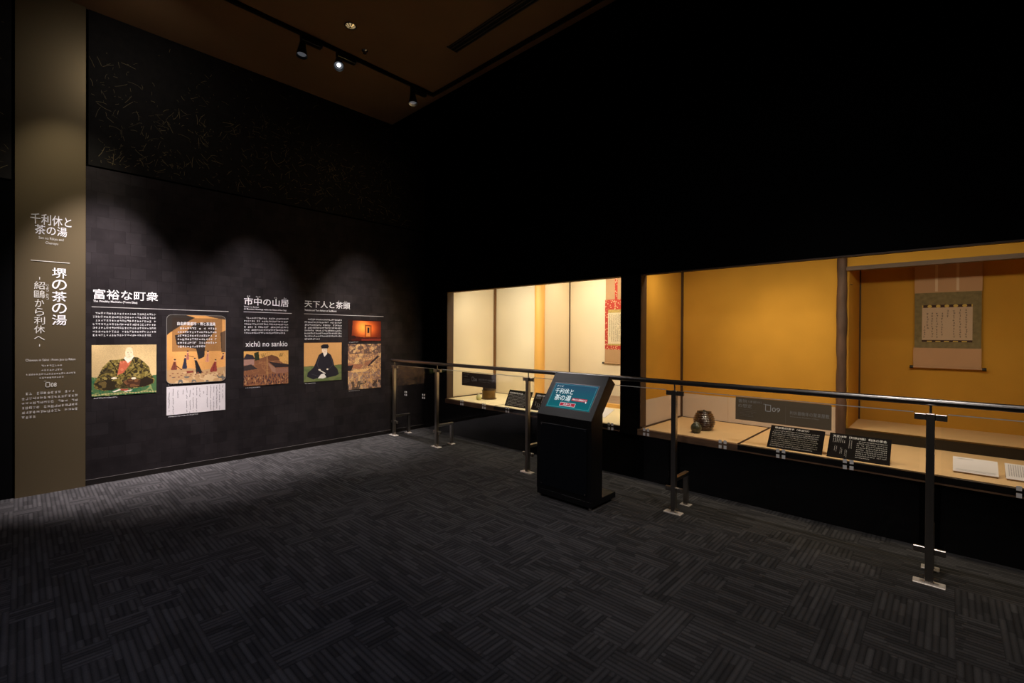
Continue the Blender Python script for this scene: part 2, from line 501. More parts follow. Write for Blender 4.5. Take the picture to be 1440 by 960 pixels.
class Canvas:
    """a small painting surface; coordinates 0..1, v downwards"""
    def __init__(s, w, h, bg):
        s.w, s.h = w, h; s.a = np.zeros((h, w, 3)); s.a[:] = np.array(bg) / 255.0
        s.U, s.V = np.meshgrid((np.arange(w) + .5) / w, (np.arange(h) + .5) / h)
        s.rs = np.random.RandomState(7)

    def put(s, mask, col, al=1.0):
        c = np.array(col) / 255.0
        s.a[mask] = s.a[mask] * (1 - al) + c * al

    def poly(s, pts, col, al=1.0):
        inside = np.zeros_like(s.U, bool); n = len(pts)
        for i in range(n):
            x0, y0 = pts[i]; x1, y1 = pts[(i + 1) % n]
            if y0 == y1: continue
            c = ((y0 > s.V) != (y1 > s.V)) & (s.U < (x1 - x0) * (s.V - y0) / (y1 - y0) + x0)
            inside ^= c
        s.put(inside, col, al); return inside

    def ell(s, cx, cy, rx, ry, col, al=1.0):
        m = ((s.U - cx) / rx) ** 2 + ((s.V - cy) / ry) ** 2 < 1; s.put(m, col, al); return m

    def line(s, pts, wd, col, al=1.0):
        asp = s.h / s.w
        for (x0, y0), (x1, y1) in zip(pts[:-1], pts[1:]):
            dx, dy = x1 - x0, (y1 - y0) * asp; L = dx * dx + dy * dy + 1e-9
            t = np.clip(((s.U - x0) * dx + (s.V - y0) * asp * dy) / L, 0, 1)
            dd = np.hypot(s.U - x0 - t * dx, (s.V - y0) * asp - t * dy)
            s.put(dd < wd, col, al)

    def noise(s, n):
        g = s.rs.rand(n + 2, n + 2); x = s.U * n; y = s.V * n * 1.0
        xi, yi = x.astype(int), y.astype(int); fx, fy = x - xi, y - yi
        fx = fx * fx * (3 - 2 * fx); fy = fy * fy * (3 - 2 * fy)
        return (g[yi, xi] * (1 - fx) + g[yi, xi + 1] * fx) * (1 - fy) + (g[yi + 1, xi] * (1 - fx) + g[yi + 1, xi + 1] * fx) * fy

    def fleck(s, mask, cols, n, lo, hi, al=.72):
        v = s.noise(n)
        m = mask & (v > lo) & (v < hi); s.put(m, cols, al)

    def grain(s, k):
        s.a *= (1 + (s.rs.rand(s.h, s.w, 1) - .5) * k)

    def build(s, name, fr, u0, v0, u1, v1, parent, d=.004, thick=True, corner=0.0, label=None):
        h, w = s.h, s.w
        vs = []
        for j in range(h):
            for i in range(w):
                a, b = i / (w - 1), 1 - j / (h - 1)
                vs.append(fr.p(u0 + a * (u1 - u0), v0 + b * (v1 - v0), d))
        fs = []
        cu, cv = corner / abs(u1 - u0) if corner else 0, corner / abs(v1 - v0) if corner else 0
        for j in range(h - 1):
            for i in range(w - 1):
                if corner:
                    a, b = (i + .5) / (w - 1), (j + .5) / (h - 1)
                    da = max(cu - a, a - (1 - cu), 0) / cu; db = max(cv - b, b - (1 - cv), 0) / cv
                    if da * da + db * db > 1: continue
                fs.append((j * w + i, (j + 1) * w + i, (j + 1) * w + i + 1, j * w + i + 1))
        mb = MB(); mb.add(vs, fs); nv = len(vs)
        if thick and not corner: mb.m = 0; fr.slab(mb, u0, v0, u1, v1, 0, d - .0006)
        o = mb.build(name, PAINT, parent, label=label)
        lin = np.where(s.a <= .04045, s.a / 12.92, ((np.clip(s.a, 0, 1) + .055) / 1.055) ** 2.4).reshape(-1, 3)
        ca = o.data.color_attributes.new('Col', 'FLOAT_COLOR', 'POINT')
        buf = np.ones((len(o.data.vertices), 4)); buf[:nv, :3] = lin[:nv]
        if len(buf) > nv: buf[nv:, :3] = .05
        ca.data.foreach_set('color', buf.ravel())
        return o


RNG = random.Random(11)

# ---------------------------------------------------------------- room shell
AX, BY, CZ = 4.43, 6.12, 4.635
bx('floor', (-3.5, -3.5, -.05), (AX, BY, 0), CARPET, kind='structure')
ceil = bx('ceiling', (-3.5, -3.5, CZ), (AX, BY, CZ + .05), CEIL, kind='structure')
bx('ceiling_bulkhead', (3.83, -3.5, 4.42), (AX, BY - .012, CZ), BLACK, kind='structure')

wl = bx('wall_left', (-3.5, BY, 0), (AX + .1, BY + .1, CZ), BLACK, kind='structure')
bx('lower_wallpaper', (.437, 6.11, .058), (AX, 6.12, 3.112), PAPER, wl)
bx('upper_wallpaper', (.455, 6.108, 3.128), (AX, 6.12, CZ), STRAWPAPER, wl)
bx('wallpaper', (-3.5, 6.108, 2.86), (-.055, 6.12, CZ), STRAWPAPER, wl)
bx('baseboard_left', (.437, 6.106, 0), (AX, 6.12, .052), BLACKGLOSS, kind='structure')
bx('trim_1', (.437, 6.104, .0525), (AX, 6.109, .0565), mat('grey_reveal', (.10, .09, .085), .4), wl)
# straw flecks pressed into the upper wallpaper
mb = MB()
cent = [(RNG.uniform(.45, 4.2), RNG.betavariate(1.2, 2.2) * 1.45 + 3.14) for _ in range(60)]
for k in range(1200):
    if RNG.random() < .55:
        c = RNG.choice(cent); x, z = c[0] + RNG.gauss(0, .10), c[1] + RNG.gauss(0, .10)
    else:
        x, z = RNG.uniform(.47, 4.2), 3.14 + 1.45 * RNG.betavariate(1, 1.6)
    if k < 160: x, z = RNG.uniform(-3, -.07), RNG.uniform(2.9, 4.5)
    elif not (.47 < x < 4.38 and 3.14 < z < 4.6): continue
    L = RNG.choice((.015, .02, .03, .05, .10)) * RNG.uniform(.6, 1.2); a = RNG.uniform(0, math.pi); bend = RNG.uniform(-.9, .9); w = RNG.uniform(.0006, .0018)
    px, pz = x, z; prev = None; vs = []
    for q in range(5):
        th = a + bend * q / 4
        vs += [LWALL.p(px - math.sin(th) * w, pz + math.cos(th) * w, .0035), LWALL.p(px + math.sin(th) * w, pz - math.cos(th) * w, .0035)]
        px += math.cos(th) * L / 4; pz += math.sin(th) * L / 4
    mb.add(vs, [(2 * q, 2 * q + 1, 2 * q + 3, 2 * q + 2) for q in range(4)])
mb.build('straw_flecks', STRAW, wl, kind='stuff')

# olive column with printed title
colm = bx('column', (-.033, 6.09, 0), (.434, 6.12, CZ), OLIVE, kind='structure')
text('title_lettering', LCOL, '千利休と', (.062, 2.487, .334, 2.585), WHITE, colm, .006)
text('title_lettering', LCOL, '茶の湯', (.090, 2.395, .304, 2.483), WHITE, colm, .006)
mb = MB(); put_text(mb, LCOL, 'Sen no Rikyu and', .116, 2.345, .280, 2.377); put_text(mb, LCOL, 'Chanoyu', .160, 2.305, .242, 2.335)
mb.build('english_lettering', SILVER, colm)
mb = MB(); fr_quad(mb, LCOL, .064, 2.148, .322, 2.154, .0015); mb.build('rule_line', SILVER, colm)
vtext(MB(), LCOL, '堺の茶の湯', .252, .100, 2.105, 1.555, .008).build('title_lettering', WHITE, colm)
vtext(MB(), LCOL, '紹鷗から利休へ', .121, .070, 1.965, 1.400, .003).build('subtitle_lettering', SILVER, colm)
mb = MB(); fr_quad(mb, LCOL, .119, 1.978, .124, 2.002, .0015); fr_quad(mb, LCOL, .119, 1.362, .124, 1.385, .0015)
vtext(mb, LCOL, 'じょう', .172, .020, 1.945, 1.870); vtext(mb, LCOL, 'おう', .172, .020, 1.855, 1.795)
mb.build('ruby_lettering', SILVER, colm)
mb = MB(); put_text(mb, LCOL, 'Chanoyu in Sakai : From Joo to Rikyu', .033, 1.222, .362, 1.250)
micro(mb, LCOL, .096, 1.168, .279, 1.200, 1, RNG, last=1); micro(mb, LCOL, .096, 1.128, .279, 1.160, 1, RNG, last=1)
micro(mb, LCOL, .015, 1.094, .377, 1.124, 1, RNG, last=1); micro(mb, LCOL, .101, 1.058, .284, 1.088, 1, RNG, last=1)
micro(mb, LCOL, .006, .700, .387, .955, 6, RNG, last=.3)
mb.build('small_print', DIMWHITE, colm)
mb = MB()
for a in ((.160, .985, .165, 1.032), (.186, .985, .191, 1.032), (.160, 1.027, .191, 1.032), (.160, .985, .191, .990), (.150, 1.040, .166, 1.043)): fr_quad(mb, LCOL, *a, .0015)
put_text(mb, LCOL, '08', .196, .985, .234, 1.024, .004)
mb.build('guide_number', SILVER, colm)

# right wall: black shell round the two cases
S = .525
mb = MB()
mb.box((AX, -3.5, 2.127), (AX + .10, BY, CZ)); mb.box((AX, -3.5, 0), (AX + .06, BY, .452))
mb.box((AX, 2.345, .4), (AX + .08, 2.572, 2.2)); mb.box((AX, 5.532, .4), (AX + .10, BY, 2.2)); mb.box((AX, -3.5, .4), (AX + .1, -1.75, 2.2))
mb.build('wall_right', BLACK, kind='structure')
mb = MB()
mb.box((AX + .01, 2.36, 2.54), (6.4, BY, 2.58)); mb.box((AX + .01, -1.75, 2.54), (6.4, 2.345, 2.58))
mb.build('ceiling_case', BLACK, kind='structure')

# ---------------------------------------------------------------- wall graphics
G = 'white headings and print on the dark wall'


def graphic(x, label, name='wall_lettering'):
    return thing(name, (x, 6.108, 1.4), label, 'lettering', G)


def rule(t, u0, u1, z=1.7465):
    mb = MB(); LWALL.slab(mb, u0, z - .003, u1, z + .003, 0, .0015); mb.build('rule_line', mat('grey_rule', (.5, .47, .45), .5), t)


t = graphic(.48, 'white heading, rule and seven lines of print at the left end of the dark wall')
text('heading', LWALL, '富裕な町衆', (.490, 1.826, 1.002, 1.925), WHITE, t, .008)
text('english_title', LWALL, 'The Wealthy Machishu (Town Elite)', (.490, 1.788, .830, 1.815), WHITE, t, .012)
rule(t, .479, 1.663)
micro(MB(), LWALL, .485, 1.450, .990, 1.705, 7, RNG, last=.95).build('body_text', WHITE, t)
micro(MB(), LWALL, .481, .836, .68, .856, 1, RNG, last=1, cw=.012).build('caption', WHITE, t)

t = graphic(1.83, 'white heading, rule, print and romanised title in the middle of the dark wall')
text('heading', LWALL, '市中の山居', (1.827, 1.832, 2.338, 1.925), WHITE, t, .008)
mb = MB(); put_text(mb, LWALL, 'まち', 1.860, 1.930, 1.892, 1.945); put_text(mb, LWALL, 'なか', 1.955, 1.930, 2.01, 1.945)
put_text(mb, LWALL, 'さん', 2.165, 1.930, 2.20, 1.945); put_text(mb, LWALL, 'きょ', 2.28, 1.930, 2.31, 1.945); mb.build('ruby_text', WHITE, t)
mb = MB(); put_text(mb, LWALL, 'Shichu no Sankyo', 1.827, 1.800, 1.99, 1.820, .006); put_text(mb, LWALL, '(A Mountain Hermitage within the Chaos of the City)', 1.827, 1.772, 2.31, 1.795, .006)
mb.build('english_title', WHITE, t)
rule(t, 1.823, 2.377, 1.750)
micro(MB(), LWALL, 1.828, 1.482, 2.339, 1.695, 6, RNG, last=.93).build('body_text', WHITE, t)
text('romanised_title', LWALL, 'xichû no sankio', (1.844, 1.333, 2.326, 1.398), WHITE, t, .002)
micro(MB(), LWALL, 1.830, .832, 2.02, .850, 1, RNG, last=1, cw=.012).build('caption', WHITE, t)

t = graphic(2.54, 'white heading, long rule and eight lines of print nearest the railing')
text('heading', LWALL, '天下人と茶頭', (2.538, 1.838, 3.169, 1.930), WHITE, t, .004)
mb = MB(); put_text(mb, LWALL, 'さ', 2.995, 1.936, 3.012, 1.948); put_text(mb, LWALL, 'どう', 3.085, 1.936, 3.125, 1.948); mb.build('ruby_text', WHITE, t)
text('english_title', LWALL, 'Tenkabito and Their Advisors on Tea Matters', (2.539, 1.790, 2.972, 1.815), WHITE, t, .006)
rule(t, 2.534, 3.698, 1.752)
micro(MB(), LWALL, 2.539, 1.405, 3.048, 1.700, 8, RNG, last=.4).build('body_text', WHITE, t)
mb = MB(); micro(mb, LWALL, 2.533, .832, 2.69, .850, 1, RNG, last=1, cw=.012)
micro(mb, LWALL, 3.142, 1.368, 3.33, 1.386, 1, RNG, last=1, cw=.012); micro(mb, LWALL, 3.142, .682, 3.33, .700, 1, RNG, last=1, cw=.012)
mb.build('caption', WHITE, t)


def picture(label, canvas, box, **k):
    t = thing('picture', ((box[0] + box[2]) / 2, 6.11, box[1]), label, 'picture', 'pictures on the dark wall')
    canvas.build('print', LWALL, *box, t, **k)
    return t


# seated elder in a wide patterned robe
c = Canvas(150, 150, (214, 184, 128))
c.a *= (1.03 - .22 * c.noise(3)[..., None] * 1.0)
g = c.V > .62 + .02 * np.sin(c.U * 9); c.put(g, (72, 104, 62)); c.fleck(g, (160, 160, 96), 9, .5, .62); c.fleck(g, (36, 92, 60), 14, .55, .8)
robe = c.poly([(.36, .30), (.27, .30), (.16, .44), (.10, .60), (.03, .76), (.05, .85), (.18, .90), (.40, .86), (.60, .88), (.82, .86), (.95, .80), (.97, .72), (.90, .60), (.88, .47), (.80, .36), (.70, .26), (.62, .25)], (122, 106, 48))
c.fleck(robe, (84, 70, 32), 30, .45, .62, .5); c.fleck(robe, (170, 150, 84), 24, .62, .90, .6); c.fleck(robe, (34, 28, 16), 44, .64, .95, .8); c.fleck(robe, (30, 25, 15), 12, .22, .36, .6)
for pts in ([(.10, .62), (.22, .72), (.40, .64)], [(.60, .28), (.66, .46), (.50, .62)], [(.90, .62), (.76, .70), (.62, .66)], [(.27, .31), (.34, .44), (.38, .56)]): c.line(pts, .007, (24, 20, 12))
low = c.poly([(.05, .74), (.20, .68), (.34, .72), (.42, .84), (.30, .90), (.12, .87)], (44, 36, 20)); c.fleck(low, (120, 100, 52), 16, .6, .9)
low = c.poly([(.95, .72), (.84, .66), (.66, .74), (.58, .86), (.80, .86), (.94, .80)], (40, 30, 18))
lap = c.poly([(.46, .74), (.60, .66), (.74, .72), (.72, .84), (.56, .86)], (112, 74, 44)); c.fleck(lap, (54, 32, 22), 18, .5, .9)
red = c.poly([(.42, .33), (.60, .30), (.56, .42), (.47, .56), (.38, .60), (.40, .46)], (188, 96, 66)); c.fleck(red, (214, 128, 92), 20, .6, .9)
c.poly([(.49, .24), (.64, .22), (.60, .31), (.54, .37), (.48, .28)], (234, 222, 196))
c.ell(.56, .175, .062, .105, (230, 212, 172)); c.ell(.56, .10, .052, .05, (224, 204, 160)); c.line([(.54, .19), (.56, .205)], .003, (120, 80, 60)); c.line([(.53, .155), (.55, .155)], .003, (120, 90, 70)); c.line([(.58, .155), (.60, .155)], .003, (120, 90, 70)); c.line([(.55, .235), (.575, .235)], .003, (150, 80, 60))
c.ell(.33, .66, .045, .018, (236, 220, 186)); c.ell(.63, .68, .040, .022, (236, 220, 186))
c.poly([(.40, .87), (.56, .885), (.53, .92), (.44, .915)], (158, 76, 56)); c.poly([(.30, .925), (.41, .88), (.44, .895), (.34, .935)], (236, 224, 200)); c.poly([(.47, .925), (.62, .905), (.58, .93), (.5, .94)], (230, 214, 190))
for i in range(22): c.ell(.02 + i * .046, .965 + .008 * math.sin(i), .02, .012, (182, 170, 110))
c.grain(.16)
picture('seated old man in a wide gold-brown patterned robe, tan ground', c, (.479, .864, .989, 1.371))

# rounded panel with market scene and overlaid print
c = Canvas(160, 220, (212, 152, 84))
c.a *= (1.05 - .16 * c.noise(4)[..., None])
c.poly([(0, 0), (.30, 0), (.46, .04), (.30, .12), (.12, .22), (0, .30)], (48, 42, 36))
c.poly([(.62, 0), (1, 0), (1, .06), (.80, .035)], (70, 56, 44))
c.poly([(.90, .26), (1, .22), (1, .56), (.92, .56)], (92, 70, 50))
c.poly([(.46, .12), (.70, .10), (.80, .16), (.80, .24), (.64, .40), (.62, .62), (.52, .66), (.48, .50), (.16, .44), (.13, .30), (.30, .26)], (38, 34, 32))
c.poly([(.0, .80), (.35, .78), (.6, .82), (1, .78), (1, 1), (0, 1)], (176, 140, 96)); c.fleck(c.V > .84, (206, 176, 130), 12, .5, .7); c.fleck(c.V > .90, (70, 78, 84), 9, .58, .75)


def figure(x, y, h, col, lean=0.0, sit=False, hair=(52, 40, 34)):
    w = h * (.42 if sit else .26)
    c.poly([(x + lean - .018, y - h), (x + lean + .020, y - h), (x + lean * .5 + w * .6, y - h * .62), (x + w, y - h * .12), (x + w * .8, y), (x - w * .9, y), (x - w, y - h * .15), (x + lean * .5 - w * .6, y - h * .6)], col)
    c.line([(x + lean * .6, y - h * .9), (x, y - h * .1)], .004, tuple(int(k * .65) for k in col))
    c.ell(x + lean * 1.2, y - h - .018, .017, .016, (206, 160, 122)); c.ell(x + lean * 1.2, y - h - .028, .017, .011, hair)


figure(.12, .80, .12, (118, 62, 46), .01, True); figure(.29, .79, .16, (44, 48, 62), .01); figure(.34, .66, .10, (172, 104, 88), 0); figure(.53, .87, .20, (32, 30, 32), -.06)
figure(.67, .70, .13, (190, 128, 98), .01); figure(.78, .85, .15, (130, 54, 44), .03, True); figure(.93, .67, .06, (100, 52, 58), .02, True); c.poly([(.32, .825), (.43, .82), (.44, .85), (.33, .855)], (122, 54, 42))
c.line([(.15, .74), (.24, .80)], .008, (80, 44, 34)); c.line([(.35, .60), (.44, .62)], .006, (80, 44, 34))
for i in range(26): c.ell(.06 + (i * .137) % .9, .88 + .03 * math.sin(i * 2.1), .018, .006, (120, 70, 54))
m = (c.U > .085) & (c.U < .93) & (c.V > .045) & (c.V < .535); c.a[m] = c.a[m] * .62 + np.array((.20, .13, .08)) * .38
c.grain(.10)
t = thing('information_panel', (1.355, 6.11, .94), 'rounded upright panel of a market scene with white print over its top', 'picture')
c.build('print', LWALL, 1.077, .945, 1.634, 1.692, t, d=.006, corner=.05)
put = MB(); put_text(put, LWALL, '自由商業都市・堺と茶道具', 1.170, 1.578, 1.530, 1.616, .01, .0075)
micro(put, LWALL, 1.170, 1.325, 1.565, 1.565, 6, RNG, last=.72, d=.0075); put.build('overlay_text', WHITE, t)
mb = MB()
pts = []
for (cx, cz, a0) in ((1.584, 1.642, 0), (1.127, 1.642, 90), (1.127, .995, 180), (1.584, .995, 270)):
    for k in range(7):
        a = math.radians(a0 + k * 15); pts.append((cx, cz, math.cos(a), math.sin(a)))
n = len(pts); vs = []
for (cx, cz, ca, sa) in pts: vs += [LWALL.p(cx + ca * .0485, cz + sa * .0485, .0066), LWALL.p(cx + ca * .0525, cz + sa * .0525, .0066), LWALL.p(cx + ca * .0525, cz + sa * .0525, 0)]
mb.add(vs, [(3 * i, 3 * i + 1, 3 * ((i + 1) % n) + 1, 3 * ((i + 1) % n)) for i in range(n)] + [(3 * i + 1, 3 * i + 2, 3 * ((i + 1) % n) + 2, 3 * ((i + 1) % n) + 1) for i in range(n)])
mb.build('panel_edge', mat('panel_edge', (.20, .19, .17), .4), t)
micro(MB(), LWALL, 1.078, .928, 1.235, .944, 1, RNG, last=1, cw=.012).build('caption', WHITE, t)

# letter with upright lines of brush writing
t = thing('letter_reproduction', (1.355, 6.11, .60), 'white letter with upright brush writing under the rounded panel', 'document')
mb = MB(); LWALL.slab(mb, 1.077, .608, 1.632, .913, 0, .004); mb.build('sheet', mat('letter_paper', (.60, .56, .55), .7, noise=.05, nscale=4), t)
mb = MB(); r2 = random.Random(5)
for k, (u, top, bot) in enumerate(((1.605, .90, .75), (1.575, .905, .62), (1.545, .90, .63), (1.515, .895, .62), (1.485, .90, .63), (1.452, .895, .66), (1.418, .84, .82), (1.38, .88, .78), (1.35, .895, .63), (1.318, .89, .63), (1.288, .895, .62), (1.258, .895, .63), (1.225, .875, .83), (1.175, .87, .80), (1.135, .89, .62), (1.10, .90, .63))):
    z = top
    while z > bot:
        h = r2.uniform(.010, .018); w = r2.uniform(.003, .006); x = u + r2.uniform(-.003, .003)
        if r2.random() > .15:
            fr_quad(mb, LWALL, x - .0012, z - h, x + .0012, z, .0048); fr_quad(mb, LWALL, x - w, z - h * .6, x + w, z - h * .45, .0048)
        z -= h * 1.15
mb.build('brush_writing', mat('ink', (.03, .028, .028), .7), t)
micro(MB(), LWALL, 1.078, .580, 1.37, .598, 1, RNG, last=1, cw=.012).build('caption', WHITE, t)

# town with thatched roofs
c = Canvas(130, 112, (206, 156, 84)); allm = c.U > -1
c.poly([(.0, .30), (.35, .22), (.55, .14), (.72, .22), (.85, .36), (1, .46), (1, 1), (0, 1)], (128, 84, 56)); c.fleck(allm & (c.V > .3), (156, 108, 70), 14, .5, .66)
c.poly([(.0, .20), (.06, .08), (.20, .12), (.24, .24), (.0, .26)], (48, 42, 48)); c.poly([(.0, .24), (.22, .24), (.22, .40), (0, .40)], (158, 120, 104))
c.poly([(.22, .06), (.32, .02), (.34, .26), (.24, .28)], (44, 50, 30)); c.poly([(.0, .42), (.16, .38), (.30, .52), (.0, .56)], (56, 46, 44))
c.poly([(.52, .30), (.62, .34), (1, .42), (1, .50), (.70, .50)], (48, 38, 38)); c.poly([(.52, .34), (.70, .52), (.70, .66), (.62, .62)], (152, 112, 90)); c.poly([(.70, .52), (1, .52), (1, .66), (.70, .68)], (138, 96, 76))
c.poly([(.50, .18), (.60, .12), (.74, .18), (.80, .28), (.56, .30)], (104, 66, 44))
for x in (.40, .44, .80, .84): c.line([(x, .18), (x + .03, .08)], .005, (70, 66, 36)); c.line([(x, .18), (x - .03, .09)], .005, (70, 66, 36))
c.line([(.51, .04), (.51, .96)], .009, (178, 132, 78)); r2 = random.Random(3)
for i in range(150): x, y = r2.random(), r2.uniform(.70, .98); c.ell(x, y, .010, .035, r2.choice(((66, 36, 34), (92, 56, 46), (180, 134, 88), (52, 44, 56), (120, 74, 52))))
c.grain(.16)
picture('town view with thatched roofs and a crowd, under the romanised title', c, (1.825, .862, 2.336, 1.279))

# seated tea man in black
c = Canvas(130, 130, (196, 146, 88))
g = c.V > .60; c.put(g, (104, 110, 66)); c.fleck(g, (84, 98, 56), 8, .5, .8); c.line([(0, .61), (.22, .60)], .008, (92, 88, 52)); c.line([(.82, .60), (1, .59)], .008, (92, 88, 52))
c.poly([(.46, .26), (.38, .32), (.30, .52), (.24, .64), (.10, .76), (.08, .86), (.24, .94), (.40, .90), (.60, .92), (.84, .88), (.92, .84), (.88, .70), (.80, .62), (.76, .46), (.70, .32), (.60, .25)], (34, 31, 36))
c.line([(.40, .36), (.34, .56), (.40, .70)], .006, (66, 62, 66)); c.line([(.70, .36), (.76, .58), (.62, .72)], .006, (66, 62, 66)); c.line([(.2, .8), (.42, .88)], .005, (60, 56, 60))
c.poly([(.49, .24), (.60, .22), (.60, .30), (.53, .37), (.50, .30)], (226, 214, 196)); c.ell(.53, .195, .072, .085, (226, 204, 176))
c.poly([(.43, .08), (.50, .045), (.62, .05), (.65, .10), (.62, .155), (.45, .155)], (30, 27, 30))
c.line([(.50, .19), (.52, .19)], .003, (90, 60, 50)); c.line([(.56, .19), (.58, .19)], .003, (90, 60, 50)); c.line([(.53, .245), (.555, .245)], .003, (140, 70, 60))
c.ell(.40, .70, .03, .018, (226, 206, 176)); c.ell(.61, .695, .025, .02, (226, 206, 176)); c.line([(.40, .71), (.55, .80)], .010, (230, 222, 206))
c.poly([(.44, .82), (.52, .80), (.58, .90), (.50, .93), (.36, .92)], (220, 214, 204)); c.grain(.08)
picture('seated tea man in a black robe and cap above green ground', c, (2.532, .860, 3.046, 1.373))

# night photograph of an alcove lit from a doorway
c = Canvas(120, 70, (90, 26, 10))
gl = np.exp(-(((c.U - .42) / .22) ** 2 + ((c.V - .35) / .45) ** 2)); gl2 = np.exp(-(((c.U - .72) / .20) ** 2 + ((c.V - .4) / .4) ** 2))
c.a += gl[..., None] * np.array((.85, .55, .22)) + gl2[..., None] * np.array((.45, .24, .08))
c.poly([(.50, .22), (.70, .24), (.70, .86), (.50, .84)], (140, 60, 18)); c.poly([(.53, .28), (.67, .30), (.67, .78), (.53, .78)], (222, 130, 56)); c.poly([(.575, .36), (.63, .36), (.63, .62), (.575, .62)], (40, 34, 30))
c.poly([(0, .72), (.4, .82), (1, .84), (1, 1), (0, 1)], (66, 18, 10)); c.poly([(.4, .9), (1, .88), (1, 1), (.4, 1)], (120, 44, 30)); c.poly([(0, 0), (.14, 0), (.10, 1), (0, 1)], (34, 12, 8)); c.poly([(0, 0), (1, 0), (1, .05), (0, .05)], (40, 14, 8))
c.ell(.16, .82, .08, .08, (40, 16, 12)); c.grain(.10); c.a = np.clip(c.a, 0, 1)
picture('small glowing red-orange photograph of a lit doorway', c, (3.139, 1.395, 3.653, 1.690))

# bird's-eye painting of a coast among gold clouds
c = Canvas(120, 150, (196, 146, 92)); allm = c.U > -1
c.fleck(allm, (150, 110, 84), 12, .50, .66); c.fleck(allm, (104, 78, 70), 26, .58, .78); c.fleck(allm, (220, 178, 116), 8, .62, .95); c.fleck(allm, (126, 94, 78), 34, .66, .95); c.fleck(allm & (c.V < .22), (74, 56, 54), 12, .42, .75)
c.fleck(allm & (c.V > .62), (150, 120, 104), 15, .40, .62); c.fleck(allm & (c.V > .82), (58, 50, 44), 13, .5, .8)
c.poly([(0, .42), (.45, .46), (.36, .56), (0, .52)], (158, 104, 74)); c.poly([(.56, .48), (.90, .26), (.93, .30), (.62, .50)], (52, 38, 38)); c.poly([(.48, .42), (.78, .32), (.60, .48), (.5, .5)], (150, 100, 70))
c.poly([(0, .47), (.16, .46), (.10, .58), (0, .58)], (44, 36, 36)); c.poly([(.72, .92), (.86, .80), (.88, .86), (.76, .96)], (70, 52, 44)); c.poly([(.1, .58), (.7, .54), (.5, .62), (.1, .62)], (214, 168, 106))
c.grain(.30)
picture('tall painting of a coastal town among golden clouds, nearest the railing', c, (3.140, .708, 3.656, 1.349))

# ---------------------------------------------------------------- ceiling fittings
t = thing('lighting_track', (3.70, 4.93, CZ), 'black track running round a corner on the brown ceiling', 'track light')
mb = MB(); mb.box((-3.4, 4.912, CZ - .032), (3.718, 4.948, CZ)); mb.each('rail', BLACKGLOSS, t)
mb = MB(); mb.box((3.682, -3.3, CZ - .032), (3.718, 4.912, CZ)); mb.each('rail', BLACKGLOSS, t)


def track_spot(x, aim, label, lit, dx=.20):
    t = thing('track_spotlight', (x, 4.93, CZ - .032), label, 'spotlight', 'track spotlights')
    MB().bbox((x - .02, 4.90, CZ - .090), (x + dx, 4.96, CZ - .030), .006).build('gear_box', BLACKGLOSS, t)
    MB().tube((x, 4.93, CZ - .09), (x, 4.93, CZ - .13), .012).build('stem', BLACKGLOSS, t)
    top = Vector((x, 4.93, CZ - .12)); d = Vector(aim).normalized(); end = top + d * .135
    mb = MB(); mb.tube(top - d * .02, top + d * .05, .030, 20, .040); mb.tube(top + d * .05, end, .040, 20, .056, caps=False); mb.tube(end, top + d * .06, .052, 20, .030, caps=False)
    hd = mb.build('lamp_head', BLACKGLOSS, t)
    MB().tube(top + d * .108, top + d * .112, .044, 20).build('lens', mat('lens_lit' if lit else 'lens_dim', (.05, .05, .055), .4, emit=(.85, .9, 1.0), estr=(.10 if lit else .07)), t)
    if lit:
        MB().tube(top + d * .124 + Vector((0, 0, .010)), top + d * .126 + Vector((0, 0, .010)), .020, 16).build('lamp_glow', mat('lamp_glow', (1, 1, 1), .5, emit=(.9, .95, 1.0), estr=6.0), t)


track_spot(2.02, (-.10, -.10, -.9), 'black track spotlight furthest left, shade tipped down', False)
track_spot(2.41, (-.22, -.52, -.80), 'middle black track spotlight, showing its lit lamp', True)
track_spot(3.385, (-.05, -.12, -.9), 'black track spotlight nearest the corner of the track', False)

t = thing('slot_diffuser', (3.26, 2.0, CZ - .01), 'long dark linear air slot in the ceiling', 'air vent')
mb = MB(); mb.box((3.20, -1.0, CZ - .004), (3.32, 4.0, CZ - .001)); mb.build('backing', SLIT, t)
for x in (3.198, 3.232, 3.282, 3.316): bx('slat', (x, -1.0, CZ - .012), (x + .012, 4.0, CZ - .003), mat('diffuser_slat', (.06, .045, .035), .5), t)
bx('frame', (3.19, 4.0, CZ - .010), (3.335, 4.01, CZ - .001), BLACKGLOSS, t)

t = thing('recessed_downlight', (2.308, 4.462, CZ - .003), 'small round recessed downlight with bright reflector', 'ceiling light')
mb = MB(); mb.lathe((2.308, 4.462, CZ), [(.060, -.001), (.062, -.006), (.052, -.007), (.050, -.002)], 24); mb.build('trim_ring', BLACKGLOSS, t)
mb = MB()
for k in range(8):
    a = k * math.pi / 4; a2 = a + .5
    mb.add([(2.308 + .048 * math.cos(a), 4.462 + .048 * math.sin(a), CZ - .004), (2.308 + .048 * math.cos(a2), 4.462 + .048 * math.sin(a2), CZ - .004), (2.308 + .012 * math.cos(a2), 4.462 + .012 * math.sin(a2), CZ - .02), (2.308 + .012 * math.cos(a), 4.462 + .012 * math.sin(a), CZ - .02)], [(0, 1, 2, 3)])
mb.build('reflector', mat('warm_reflector', (.8, .65, .4), .2, 1, emit=(1, .72, .35), estr=.35), t)
t = thing('sprinkler', (2.619, 4.736, CZ - .03), 'tiny metal sprinkler head beside the downlight', 'sprinkler')
mb = MB(); mb.lathe((2.619, 4.736, CZ), [(.035, -.002), (.033, -.008), (.012, -.010), (.010, -.028), (.022, -.030), (.022, -.033)], 16); mb.build('head', CHROME, t)

